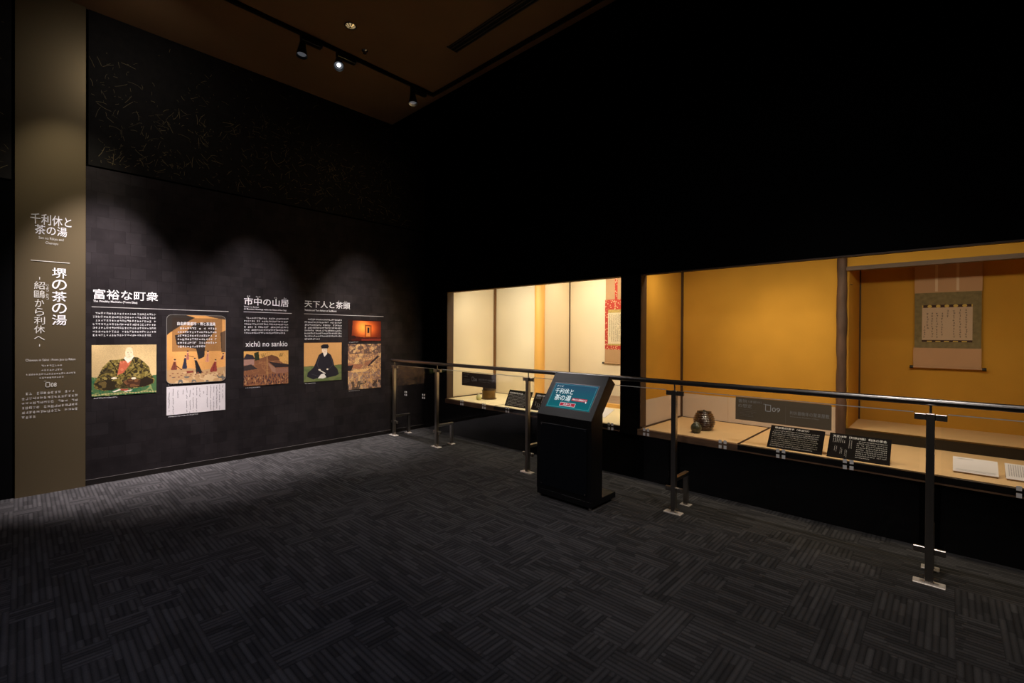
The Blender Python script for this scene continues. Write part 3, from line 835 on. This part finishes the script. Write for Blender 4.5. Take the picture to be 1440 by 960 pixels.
# ---------------------------------------------------------------- glass railing
GX = 3.79
t = thing('glass_railing', (GX, 6.0, 0), 'steel and glass railing with a round handrail in front of the cases', 'railing')
POSTS = [5.945, 4.925, 3.322, 1.680, 0.078, -1.52, -3.1]
MB().tube((GX, 6.04, 1.103), (GX, -3.4, 1.103), .0215, 24).build('handrail', RAILM, t)
for y in POSTS:
    p = MB().bbox((GX - .030, y - .020, .012), (GX + .012, y + .020, 1.035), .002).build('post', STEEL, t)
    MB().bbox((GX - .052, y - .075, 0), (GX + .024, y + .075, .012), .003).build('base_plate', PLATE, p)
    MB().tube((GX - .004, y, 1.03), (GX - .004, y, 1.09), .007, 12).build('stem', STEEL, p)
    mb = MB()
    for z in (1.012, .200):
        for s in (-1, 1):
            mb.bbox((GX - .012, y + s * .020, z - .019), (GX + .012, y + s * .075, z + .019), .003)
            mb.tube((GX - .0138, y + s * .058, z), (GX - .012, y + s * .058, z), .008, 12)
    mb.each('glass_clamp', STEEL, p)
    bx('collar', (GX - .020, y - .045, .035), (GX + .002, y + .045, .042), STEEL, p)
    mb = MB(); mb.bbox((GX + .225, y - .020, .012), (GX + .262, y + .020, .285), .002); mb.bbox((GX + .012, y - .020, .268), (GX + .262, y + .020, .300), .002)
    br = mb.build('brace', STEEL, t)
    MB().bbox((GX + .205, y - .045, 0), (GX + .275, y + .045, .012), .003).build('foot_plate', PLATE, br)
YS = [6.06] + POSTS
for a, b in zip(YS[:-1], YS[1:]):
    a2, b2 = a - .048, b + .048
    if a - b < .2: continue
    g = bx('glass_panel', (GX - .005, b2, .180), (GX + .005, a2, 1.033), GLASS, t)
    mb = MB(); mb.box((GX - .0048, b2 + .03, 1.0332), (GX + .0048, a2 - .03, 1.0385)); mb.build('polished_edge', GLASSEDGE, g)
GF = Frame((GX - .0055, 0, 0), (0, -1, 0), (0, 0, 1))
STK = mat('white_sticker', (.90, .87, .86), .7)
for i, y in enumerate((5.653, 5.226, 4.422, 4.021, 3.634, 2.296, 1.937, 1.288, .883, .483, -.306, -.71, -1.11)):
    mb = MB(); z = .645
    for du in (-.0185, .0185):
        for dz in (-.020, .020): GF.slab(mb, -y + du - .011, z + dz - .013, -y + du + .011, z + dz + .013, 0, .0006)
    mb.build('square_sticker', STK, t, kind='stuff')

# ---------------------------------------------------------------- touch-screen kiosk
t = thing('quiz_kiosk', (3.45, 2.5, 0), 'black touch-screen kiosk with a lit teal screen in front of the railing', 'kiosk')
KB = mat('kiosk_black', (.004, .004, .005), .42, spec=.35)
KP = mat('kiosk_panel', (.0035, .005, .008), .5, spec=.2)
mb = MB(); mb.bbox((3.32, 2.20, .022), (3.72, 2.80, .075), .004); mb.build('base', KB, t)
MB().prism([(3.32, .075), (3.32, .765), (3.603, 1.132), (3.700, 1.052), (3.495, .808), (3.495, .075)], 1, 2.20, 2.80).build('body', KB, t)
pn = MB().bbox((3.314, 2.245, .115), (3.3205, 2.755, .690), .002).build('front_panel', KP, t)
mb = MB()
for y in (2.26, 2.74):
    for z in (.13, .675): mb.tube((3.3145, y, z), (3.311, y, z), .006, 10)
mb.each('panel_screw', CHROME, pn)
for x in (3.345, 3.69):
    for y in (2.225, 2.775): MB().tube((x, y, 0), (x, y, .024), .016, 12, .012).build('foot', CHROME, t)
sl = Vector((.283, 0, .367)).normalized()
KF = Frame((3.32, 2.8, .765), (0, -1, 0), sl)          # u: distance from the far edge, v: up the slope
scr = MB(); KF.slab(scr, .052, .078, .548, .350, 0, .001)
bz = scr.build('screen_bezel', mat('bezel', (.004, .004, .004), .3), t)


def screen_mat():
    m, tt, b = nt('screen_teal')
    tc = tt.nodes.new('ShaderNodeTexCoord'); sx = tt.nodes.new('ShaderNodeSeparateXYZ'); tt.links.new(tc.outputs['Generated'], sx.inputs[0])
    cr_ = tt.nodes.new('ShaderNodeValToRGB'); e = cr_.color_ramp.elements
    e[0].position = 0; e[0].color = (.000, .110, .125, 1); e[1].position = 1; e[1].color = (.018, .062, .115, 1)
    tt.links.new(sx.outputs[2], cr_.inputs[0])
    b.inputs['Base Color'].default_value = (.0, .0, .0, 1); b.inputs['Roughness'].default_value = .5; b.inputs['Specular IOR Level'].default_value = .05
    tt.links.new(cr_.outputs[0], b.inputs['Emission Color']); b.inputs['Emission Strength'].default_value = 1.0
    return m


sc_ = MB(); KF.slab(sc_, .060, .084, .540, .344, .001, .0025)
so = sc_.build('screen', screen_mat(), t)
SW = mat('screen_white', (0, 0, 0), .5, spec=.05, emit=(.75, .85, .85), estr=.9)
SR = mat('screen_red', (0, 0, 0), .5, spec=.05, emit=(.36, .02, .04), estr=1.0)
SL_ = mat('screen_line', (0, 0, 0), .5, spec=.05, emit=(.10, .32, .36), estr=1.0)
mb = MB()
for a in ((.070, .093, .530, .0955), (.070, .3325, .530, .335), (.070, .093, .0725, .335), (.5275, .093, .530, .335)): fr_quad(mb, KF, *a, .003)
mb.build('screen_border', SL_, so)
mb = MB(); put_text(mb, KF, 'クイズ', .090, .302, .165, .322, 0, .0032); put_text(mb, KF, '千利休と', .092, .232, .300, .290, .012, .0032); put_text(mb, KF, '茶の湯', .118, .160, .300, .222, .012, .0032)
mb.build('screen_title', SW, so)
mb = MB(); fr_quad(mb, KF, .315, .170, .480, .200, .003); mb.build('screen_banner', SR, so)
mb = MB(); fr_quad(mb, KF, .206, .108, .376, .145, .003); mb.build('start_button_rim', SW, so)
mb = MB(); fr_quad(mb, KF, .209, .111, .373, .142, .0034); mb.build('start_button', SR, so)
mb = MB(); put_text(mb, KF, 'スタート', .245, .116, .337, .137, .02, .0040); put_text(mb, KF, '基本から超難問まで', .322, .176, .474, .194, .01, .0036)
fr_quad(mb, KF, .472, .158, .478, .176, .0036); fr_quad(mb, KF, .466, .166, .474, .176, .0036)
mb.build('screen_caption', SW, so)

# ---------------------------------------------------------------- display cases
XB, XA = 5.45, 6.20      # back wall of the room part, back wall of the alcove


def jar_profile(pts, k=4):
    return pts


def case(t, y0, y1, ysplit, ypost, wall, tat, post_m, jamb_m, bright):
    """y0 (near end) .. y1 (far end); the alcove begins at ypost and runs towards y0"""
    bx('side_wall', (AX + .12, y1, .50), (XB + .03, y1 + .03, 2.54), wall, t)
    bx('jamb', (AX + .005, y1 - .004, .50), (AX + .125, y1 + .03, 2.54), jamb_m, t, label='dark wooden upright at the far end')
    bx('back_wall', (XB, ypost, .50), (XB + .03, y1, 2.54), wall, t)
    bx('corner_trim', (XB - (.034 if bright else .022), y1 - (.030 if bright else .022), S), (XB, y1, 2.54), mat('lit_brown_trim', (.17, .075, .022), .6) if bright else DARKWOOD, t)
    if not bright: bx('upper_wall', (XB + .005, y0, 2.164), (XB + .03, ypost, 2.54), wall, t)
    if not bright: bx('lintel', (XB - .02, y0, 2.128), (XB + .045, ypost, 2.166), LINTEL if not bright else ORANGEWOOD, t)
    bx('alcove_side_wall', (XB + .03, ypost - .055, .50), (XA, ypost - .03, 2.5), wall, t)
    bx('alcove_back_wall', (XA, y0, .50), (XA + .03, ypost - .03, 2.5), wall, t)
    bx('alcove_ceiling', (XB + .03, y0, 2.5), (XA + .03, ypost - .03, 2.53), wall, t)
    bx('near_wall', (AX + .1, y0 - .03, .50), (XA + .03, y0, 2.5), wall, t)
    w = .014
    bx('alcove_corner_trim', (XA - w, ypost - .055 - w, .58), (XA, ypost - .055, 2.5), DARKWOOD, t)
    zf = .612 if not bright else .572
    bx('alcove_floor', (XB + .05, y0, .50), (XA, ypost - .055, zf), tat if not bright else mat('alcove_board', (.30, .19, .12), .5, noise=.15, nscale=8), t)
    bx('alcove_sill', (XB - .02, y0, S), (XB + .05, ypost - .04, zf + .002), BLACKGLOSS if not bright else ORANGEWOOD, t)
    # mats
    bx('tatami_mat', (AX + .02, ysplit + .012, .47), (XB, y1, S), tat, t)
    bx('tatami_mat', (AX + .02, y0, .47), (XB, ysplit - .012, S), tat, t)
    bx('mat_border', (AX + .02, ysplit - .012, .47), (XB, ysplit + .012, S + .0015), HERI if not bright else mat('pale_border_cloth', (.42, .34, .2), .9), t)
    bx('floor_trim', (AX + .02, y1 - .018, S), (XB, y1, S + .014), DARKWOOD, t)
    bx('floor_trim', (XB - .010, ypost, S), (XB, y1, S + .006), DARKWOOD, t)
    # front edge
    bx('sill_board', (AX - .012, ysplit, .460), (AX + .02, y1 + .02, .521), SILL, t)
    bx('black_edge', (AX - .012, y0, .479), (AX + .02, ysplit, .521), BLACKGLOSS, t)
    bx('sill_strip', (AX - .012, y0, .462), (AX + .02, ysplit, .474), SILL, t)
    bx('glass_front', (AX + .004, y0, .521), (AX + .010, y1, 2.127), CASEGLASS, t)
    bx('frame_top', (AX - .004, y0, 2.119), (AX + .02, y1, 2.131), DARKWOOD if not bright else mat('warm_frame', (.30, .18, .07), .5), t)


# case 1 (cream, bright)
c1 = thing('display_case', (4.9, 4.05, .452), 'brightly lit cream tea-room display case at the left, beside the corner', 'display case', 'tea room display cases')
case(c1, 2.575, 5.532, 4.50, 4.60, CREAM, TAT1, ORANGEWOOD, DARKWOOD, True)
mb = MB(); mb.lathe((XB - .005, 4.553, S), [(.078, 0), (.080, .6), (.077, 1.2), (.080, 1.90)], 20); mb.build('alcove_post', ORANGEWOOD, c1)
# case 2 (ochre, dim)
c2 = thing('display_case', (4.9, .35, .452), 'dim ochre tea-room display case with a rough log post, at the right', 'display case', 'tea room display cases')
case(c2, -1.72, 2.340, 1.375, .76, OCHRE, TAT2, LOG, DARKWOOD, False)
prof = [(.041 + .002 * math.sin(h * 7) + .0015 * math.sin(h * 23 + 1), h) for h in np.linspace(0, 1.90, 40)]
mb = MB(); mb.lathe((XB, .757, S), prof, 24, wob=.05); mb.build('alcove_post', LOG, c2)
bx('dado_paper', (AX + .13, 2.337, S), (XB - .02, 2.3385, .812), DADO, c2)
for a, b in ((2.318, 1.80), (1.798, 1.29), (1.288, .80)): bx('dado_paper', (XB - .002, b, S), (XB - .0005, a, .808), DADO, c2)
MB().tube((XB + .09, .705, 2.005), (XB + .09, .685, 2.0), .003, 8).build('nail', DARKWOOD, c2)

# hanging scroll, case 2
t = thing('hanging_scroll', (6.17, .02, 1.19), 'hanging scroll with green silk mount and brush writing, in the dim ochre alcove', 'scroll', 'hanging scrolls')
SF = Frame((6.175, 0, 0), (0, -1, 0), (0, 0, 1))
PINKP = mat('tan_scroll_paper', (.52, .30, .16), .8, noise=.04, nscale=6)
mb = MB()
for v0, v1, a, b in ((1.200, 1.390, .262, .222), (1.932, 2.36, .256, .224)): SF.slab(mb, -a, v0, b, v1, 0, .0015)
mb.each('backing_paper', PINKP, t)
mb = MB(); SF.slab(mb, -.254, 1.389, .220, 1.933, 0, .002); mb.build('green_silk', mat('green_silk', (.20, .155, .070), .8, noise=.18, nscale=30), t)
mb = MB(); SF.slab(mb, -.198, 1.466, .160, 1.790, 0, .003); mb.build('letter', mat('scroll_letter', (.58, .42, .30), .8, noise=.05, nscale=5), t)
DB = mat('dark_brocade', (.045, .018, .012), .8)
mb = MB(); SF.slab(mb, -.198, 1.786, .160, 1.812, 0, .0034); SF.slab(mb, -.198, 1.448, .160, 1.468, 0, .0034); mb.each('brocade_band', DB, t)
mb = MB()
for i in range(5):
    u = -.142 + i * .062
    vs = [SF.p(u + .017 * math.cos(a * math.pi / 6), 1.799 + .014 * math.sin(a * math.pi / 6), .0042) for a in range(12)]
    mb.add(vs, [tuple(range(12))]); SF.slab(mb, u - .018, 1.450, u + .018, 1.460, .0034, .0040)
for u in (-.194, .156): SF.slab(mb, u - .004, 1.788, u + .004, 1.811, .0034, .0040)
mb.build('gold_flowers', mat('gold_thread', (.62, .42, .08), .6), t)
mb = MB(); r2 = random.Random(9)
for k, (u, top, bot) in enumerate(((.118, 1.765, 1.50), (.075, 1.765, 1.50), (.032, 1.755, 1.49), (-.012, 1.76, 1.695), (-.052, 1.735, 1.51), (-.088, 1.735, 1.50), (-.122, 1.74, 1.50), (-.157, 1.735, 1.58), (-.180, 1.605, 1.49))):
    z = top
    while z > bot:
        h = r2.uniform(.014, .022); w = r2.uniform(.004, .008); x = u + r2.uniform(-.003, .003)
        fr_quad(mb, SF, x - .0012, z - h, x + .0012, z, .0042)
        for q in range(2): zz = z - h * r2.uniform(.1, .9); fr_quad(mb, SF, x - w, zz - .001, x + w, zz + .001, .0042)
        z -= h * 1.4
mb.build('brush_writing', mat('ink', (.03, .028, .028), .7), t)
mb = MB()
for u in (-.094, .057): SF.slab(mb, u - .010, 1.945, u + .010, 2.36, .0015, .003)
mb.each('hanging_strip', mat('pale_strip', (.68, .50, .34), .8), t)
MB().tube((6.165, .270, 1.197), (6.165, -.232, 1.197), .009, 12).build('roller', PINKP, t)
mb = MB(); mb.tube((6.165, .288, 1.197), (6.165, .262, 1.197), .015, 14); mb.tube((6.165, -.226, 1.197), (6.165, -.255, 1.197), .015, 14); mb.each('roller_knob', BLACKGLOSS, t)

# hanging scroll, case 1
t = thing('hanging_scroll', (6.17, 3.55, 1.06), 'hanging scroll with red floral mount, at the right edge of the bright cream case', 'scroll', 'hanging scrolls')
SF = Frame((6.175, 0, 0), (0, -1, 0), (0, 0, 1)); R0, R1 = -3.855, -3.33


def red_mat():
    m, tt, b = nt('red_floral_silk')
    tc = tt.nodes.new('ShaderNodeTexCoord'); v = tt.nodes.new('ShaderNodeTexVoronoi'); v.inputs['Scale'].default_value = 34
    tt.links.new(tc.outputs['Object'], v.inputs['Vector']); cr_ = tt.nodes.new('ShaderNodeValToRGB')
    e = cr_.color_ramp.elements; e[0].position = .28; e[0].color = (.72, .42, .22, 1); e[1].position = .34; e[1].color = (.42, .040, .020, 1)
    tt.links.new(v.outputs['Distance'], cr_.inputs[0]); tt.links.new(cr_.outputs[0], b.inputs['Base Color']); b.inputs['Roughness'].default_value = .8
    return m


RED = red_mat(); TAN1 = mat('brown_scroll_paper', (.42, .25, .12), .8, noise=.05, nscale=5)
mb = MB(); SF.slab(mb, R0, 1.07, R1, 1.30, 0, .0015); SF.slab(mb, R0 + .01, 2.03, R1, 2.44, 0, .0015); mb.each('backing_paper', TAN1, t)
mb = MB(); SF.slab(mb, R0, 1.277, R1, 2.037, 0, .002); mb.build('red_silk', RED, t)
mb = MB(); SF.slab(mb, R0 + .17, 2.037, R0 + .215, 2.44, .0015, .003); SF.slab(mb, R1 - .215, 2.037, R1 - .17, 2.44, .0015, .003); mb.each('hanging_strip', RED, t)
mb = MB(); SF.slab(mb, R0 + .055, 1.340, R1 - .055, 1.885, 0, .003); mb.build('brocade_band', mat('gold_brocade', (.42, .30, .08), .7, noise=.3, nscale=50), t)
mb = MB(); SF.slab(mb, R0 + .055, 1.365, R1 - .055, 1.835, 0, .0038); mb.build('letter', mat('scroll_letter_pale', (.66, .55, .36), .8), t)
mb = MB(); micro(mb, SF, R0 + .07, 1.385, R1 - .07, 1.82, 11, RNG, last=.8, d=.0046, vertical=True); mb.build('brush_writing', mat('ink', (.03, .028, .028), .7), t)
MB().tube((6.165, 3.865, 1.068), (6.165, 3.32, 1.068), .009, 12).build('roller', TAN1, t)
mb = MB(); mb.tube((6.165, 3.888, 1.068), (6.165, 3.858, 1.068), .016, 14); mb.tube((6.165, 3.325, 1.068), (6.165, 3.30, 1.068), .016, 14); mb.each('roller_knob', BLACKGLOSS, t)

# signs fixed on the case glass
FG = Frame((AX + .003, 0, 0), (0, -1, 0), (0, 0, 1))
t = thing('case_sign', (AX, 1.04, .75), 'wide grey-olive sign numbered 09 on the glass of the dim ochre case', 'sign', 'signs on the case glass')
mb = MB(); FG.slab(mb, -1.398, .747, -.676, .950, 0, .003); mb.build('sign_board', SIGN, t)
mb = MB(); put_text(mb, FG, '書院', -1.375, .902, -1.300, .932, 0, .0042); put_text(mb, FG, '（床部分）', -1.292, .905, -1.185, .928, 0, .0042); put_text(mb, FG, 'の想定', -1.375, .858, -1.262, .892, 0, .0042)
put_text(mb, FG, '利休最晩年の聚楽屋敷', -.968, .838, -.690, .872, 0, .0042)
put_text(mb, FG, 'The Jurakudai Residence of Rikyu', -.968, .818, -.76, .830, -.004, .0042)
mb.build('sign_lettering', DIMWHITE, t)
mb = MB()
for k in range(4):
    micro(mb, FG, -1.372, .778 + k * .014, -1.245 + (.02 if k == 3 else 0), .792 + k * .014, 1, RNG, last=1, d=.0042)
fr_quad(mb, FG, -1.372, .843, -1.225, .8445, .0042); fr_quad(mb, FG, -.999, .757, -.9975, .905, .0042)
mb.build('small_print', mat('faint_lettering', (.40, .34, .28), .6), t)
mb = MB()
for a in ((-1.155, .845, -1.150, .905), (-1.115, .845, -1.110, .905), (-1.155, .899, -1.110, .905), (-1.155, .845, -1.110, .851), (-1.17, .905, -1.152, .908)): fr_quad(mb, FG, *a, .0042)
put_text(mb, FG, '09', -1.102, .848, -1.040, .885, .004, .0042)
mb.build('guide_number', mat('bright_lettering', (.95, .92, .88), .6), t)

t = thing('case_sign', (AX, 4.82, .76), 'wide grey-brown sign on the glass of the bright cream case', 'sign', 'signs on the case glass')
mb = MB(); FG.slab(mb, -5.177, .755, -4.470, .946, 0, .003); mb.build('sign_board', SIGN1, t)
mb = MB(); put_text(mb, FG, '茶室の想定', -5.155, .915, -5.01, .932, 0, .0042); put_text(mb, FG, 'と書院', -5.155, .880, -5.05, .900, 0, .0042); put_text(mb, FG, '紹鷗の茶の湯と書院の茶', -4.82, .850, -4.51, .875, 0, .0042)
micro(mb, FG, -4.82, .825, -4.57, .838, 1, RNG, last=1, d=.0042); micro(mb, FG, -5.15, .79, -5.0, .855, 4, RNG, d=.0042)
mb.build('sign_lettering', DIMWHITE, t)
mb = MB()
for a in ((-4.96, .830, -4.955, .890), (-4.925, .830, -4.92, .890), (-4.96, .884, -4.92, .890), (-4.96, .830, -4.92, .836)): fr_quad(mb, FG, *a, .0042)
put_text(mb, FG, '08', -4.912, .832, -4.855, .872, .004, .0042); mb.build('guide_number', mat('bright_lettering', (.95, .92, .88), .6), t)


def placard(label, ya, yb, xb, zb, xt, zt, heading, hbox, kind):
    """leaning black board; its foot at xb, its top at xt"""
    t = thing('placard', (xb, (ya + yb) / 2, zb), label, 'placard', 'black leaning placards')
    fr = Frame((xb, 0, zb), (0, -1, 0), (xt - xb, 0, zt - zb)); h = math.hypot(xt - xb, zt - zb)
    mb = MB(); fr.slab(mb, -ya, 0, -yb, h, -.006, 0); mb.build('board', PLAC, t)
    mb = MB(); mb.box((xt + .01, (ya + yb) / 2 - .05, S), (xt + .014, (ya + yb) / 2 + .05, zt - .02)); mb.build('stand', PLAC, t)
    w = ya - yb
    mb = MB(); put_text(mb, fr, heading, -ya + hbox[0] * w, h * hbox[2], -ya + hbox[1] * w, h * hbox[3], .001, .001); mb.build('heading', WHITE, t)
    mb = MB()
    if kind == 0: micro(mb, fr, -ya + .05 * w, h * .05, -yb - .06 * w, h * .82, 9, RNG, last=.9, d=.001)
    elif kind == 1:
        micro(mb, fr, -ya + .46 * w, h * .08, -yb - .05 * w, h * .80, 9, RNG, last=.5, d=.001)
        micro(mb, fr, -ya + .06 * w, h * .62, -ya + .28 * w, h * .80, 7, RNG, last=1, d=.001, vertical=True)
        for q, (a, b) in enumerate(((.10, .16), (.20, .25), (.28, .33))): micro(mb, fr, -ya + a * w, h * (.22 - .08 * q), -ya + b * w, h * (.50 - .06 * q), 2, RNG, last=.9, d=.001, vertical=True)
        micro(mb, fr, -ya + .33 * w, h * .42, -ya + .40 * w, h * .80, 2, RNG, last=1, d=.001, vertical=True)
    mb.build('body_text', mat('placard_print', (.42, .40, .38), .6), t)
    return t


placard('black leaning text placard directly under the sign numbered 09', 1.160, .752, 4.500, .527, 4.650, .697, '堺屋敷四畳半（床部分）', (.08, .72, .86, .95), 0)
placard('black leaning placard with upright and level print, right of the sign numbered 09', .718, .318, 4.490, .527, 4.650, .695, '天正18年（利休69歳）利休の茶会', (.06, .93, .83, .93), 1)
placard('black leaning text placard in the bright case, seen behind the railing post', 4.422, 4.000, 4.548, .527, 4.652, .736, '武野紹鷗四畳半茶室', (.04, .62, .78, .87), 0)
placard('black leaning placard in the bright case, partly behind the kiosk', 3.950, 3.540, 4.548, .527, 4.652, .736, '紹鷗の茶会', (.08, .5, .80, .90), 1)


def label_card(label, ya, yb, vert):
    t = thing('label_card', (4.62, (ya + yb) / 2, S), label, 'card', 'white label cards')
    fr = Frame((4.612, 0, .537), (0, -1, 0), (.138, 0, .078)); h = math.hypot(.138, .078)
    mb = MB(); mb.prism([(4.618, S + .0005), (4.618, .532), (4.752, .606), (4.752, S + .0005)], 1, yb + .004, ya - .004); mb.build('wooden_stand', mat('card_stand', (.45, .27, .12), .6), t)
    mb = MB(); fr.slab(mb, -ya, 0, -yb, h, -.001, .001); mb.build('card', mat('white_card', (.74, .68, .66), .7), t)
    mb = MB()
    if not vert:
        micro(mb, fr, -ya + .015, h * .84, -ya + .11, h * .93, 1, RNG, last=1, d=.0018, cw=.008); micro(mb, fr, -ya + .012, h * .06, -yb - .012, h * .20, 2, RNG, last=1, d=.0018, cw=.006)
    else: micro(mb, fr, -ya + .012, h * .15, -ya + .09, h * .92, 7, RNG, last=1, d=.0018, vertical=True)
    mb.build('print', mat('card_ink', (.10, .09, .09), .7), t)


label_card('white card with level lines on a low stand, right of the nearest post', -.027, -.256, False)
label_card('white card with upright lines, cut off by the right edge of the photo', -.290, -.52, True)

# utensils
t = thing('ribbed_water_jar', (4.852, 1.837, S), 'large dark brown jar with ribbed sides on the tan mat', 'jar')
prof = []
for i in range(57):
    k = i / 56; h = k * .185
    r = .070 + .034 * math.sin(math.pi * min(1, k * 1.02)) ** .8 + .0035 * math.cos(k * 2 * math.pi * 9) * (1 if .2 < k < .97 else .2)
    prof.append((r, h))
prof += [(.072, .190), (.066, .186), (.060, .10)]
mb = MB(); mb.lathe((4.852, 1.837, S), prof, 40); mb.build('body', mat('dark_brown_glaze', (.045, .020, .012), .22, coat=.5, noise=.3, nscale=12), t)
mb = MB(); mb.lathe((4.852, 1.837, S), [(.064, .184), (.064, .190), (.02, .194), (.012, .200), (.010, .206)], 24); mb.build('lid', mat('lid_black', (.012, .008, .006), .3), t)
t = thing('tea_caddy', (4.640, 1.835, S), 'small mottled green round tea jar in front of the ribbed jar', 'jar')
mb = MB(); mb.lathe((4.640, 1.835, S), [(.030, 0), (.040, .010), (.050, .035), (.052, .055), (.046, .078), (.030, .092), (.027, .096)], 28); mb.build('body', mat('mottled_green_glaze', (.060, .062, .034), .35, noise=.45, nscale=30), t)
mb = MB(); mb.lathe((4.640, 1.835, S), [(.030, .094), (.030, .100), (.012, .104), (.008, .112)], 20); mb.build('lid', mat('grey_green_lid', (.12, .12, .085), .4), t)

t = thing('cylindrical_water_container', (4.852, 5.05, S), 'wide bronze-brown cylinder with a flat rim, half hidden behind the bright case sign', 'container')
mb = MB(); mb.lathe((4.852, 5.05, S), [(.118, .002), (.120, .006), (.118, .010)], 32); mb.build('tray', mat('tray_brown', (.12, .07, .03), .5), t)
mb = MB(); mb.lathe((4.852, 5.05, S), [(.098, .010), (.102, .016), (.100, .060), (.100, .118), (.104, .128), (.108, .132), (.104, .136), (.095, .134)], 36); mb.build('body', mat('bronze_brown', (.15, .085, .025), .35, .6, noise=.3, nscale=15), t)
mb = MB(); mb.lathe((4.852, 5.05, S), [(.092, .135), (.094, .19), (.080, .23), (.045, .245), (.040, .250)], 32); mb.build('kettle', mat('iron_brown', (.05, .028, .016), .5), t)
mb = MB(); mb.tube((4.852, 4.955, S + .20), (4.852, 4.950, S + .29), .006, 10); mb.tube((4.86, 4.945, S + .20), (4.86, 4.925, S + .245), .005, 10); mb.build('handle', DARKWOOD, t)
t = thing('small_pale_jar', (4.672, 5.076, S), 'tiny pale yellow-green jar left of the bronze-brown cylinder', 'jar')
mb = MB(); mb.lathe((4.672, 5.076, S), [(.024, 0), (.036, .010), (.042, .035), (.038, .060), (.022, .072), (.020, .078)], 24); mb.build('body', mat('pale_celadon', (.62, .60, .30), .3), t)
mb = MB(); mb.lathe((4.672, 5.076, S), [(.022, .077), (.022, .083), (.006, .088), (.005, .095)], 16); mb.build('lid', mat('pale_lid', (.55, .5, .3), .4), t)
t = thing('paper_sheet', (4.95, 3.08, S), 'slanting white sheet lying on the mat between kiosk and divider', 'paper')
mb = MB(); mb.prism([(4.70, 2.93), (5.30, 3.16), (5.36, 3.36), (4.76, 3.45)], 2, S + .001, S + .004); mb.build('sheet', mat('plain_paper', (.66, .64, .64), .8), t)
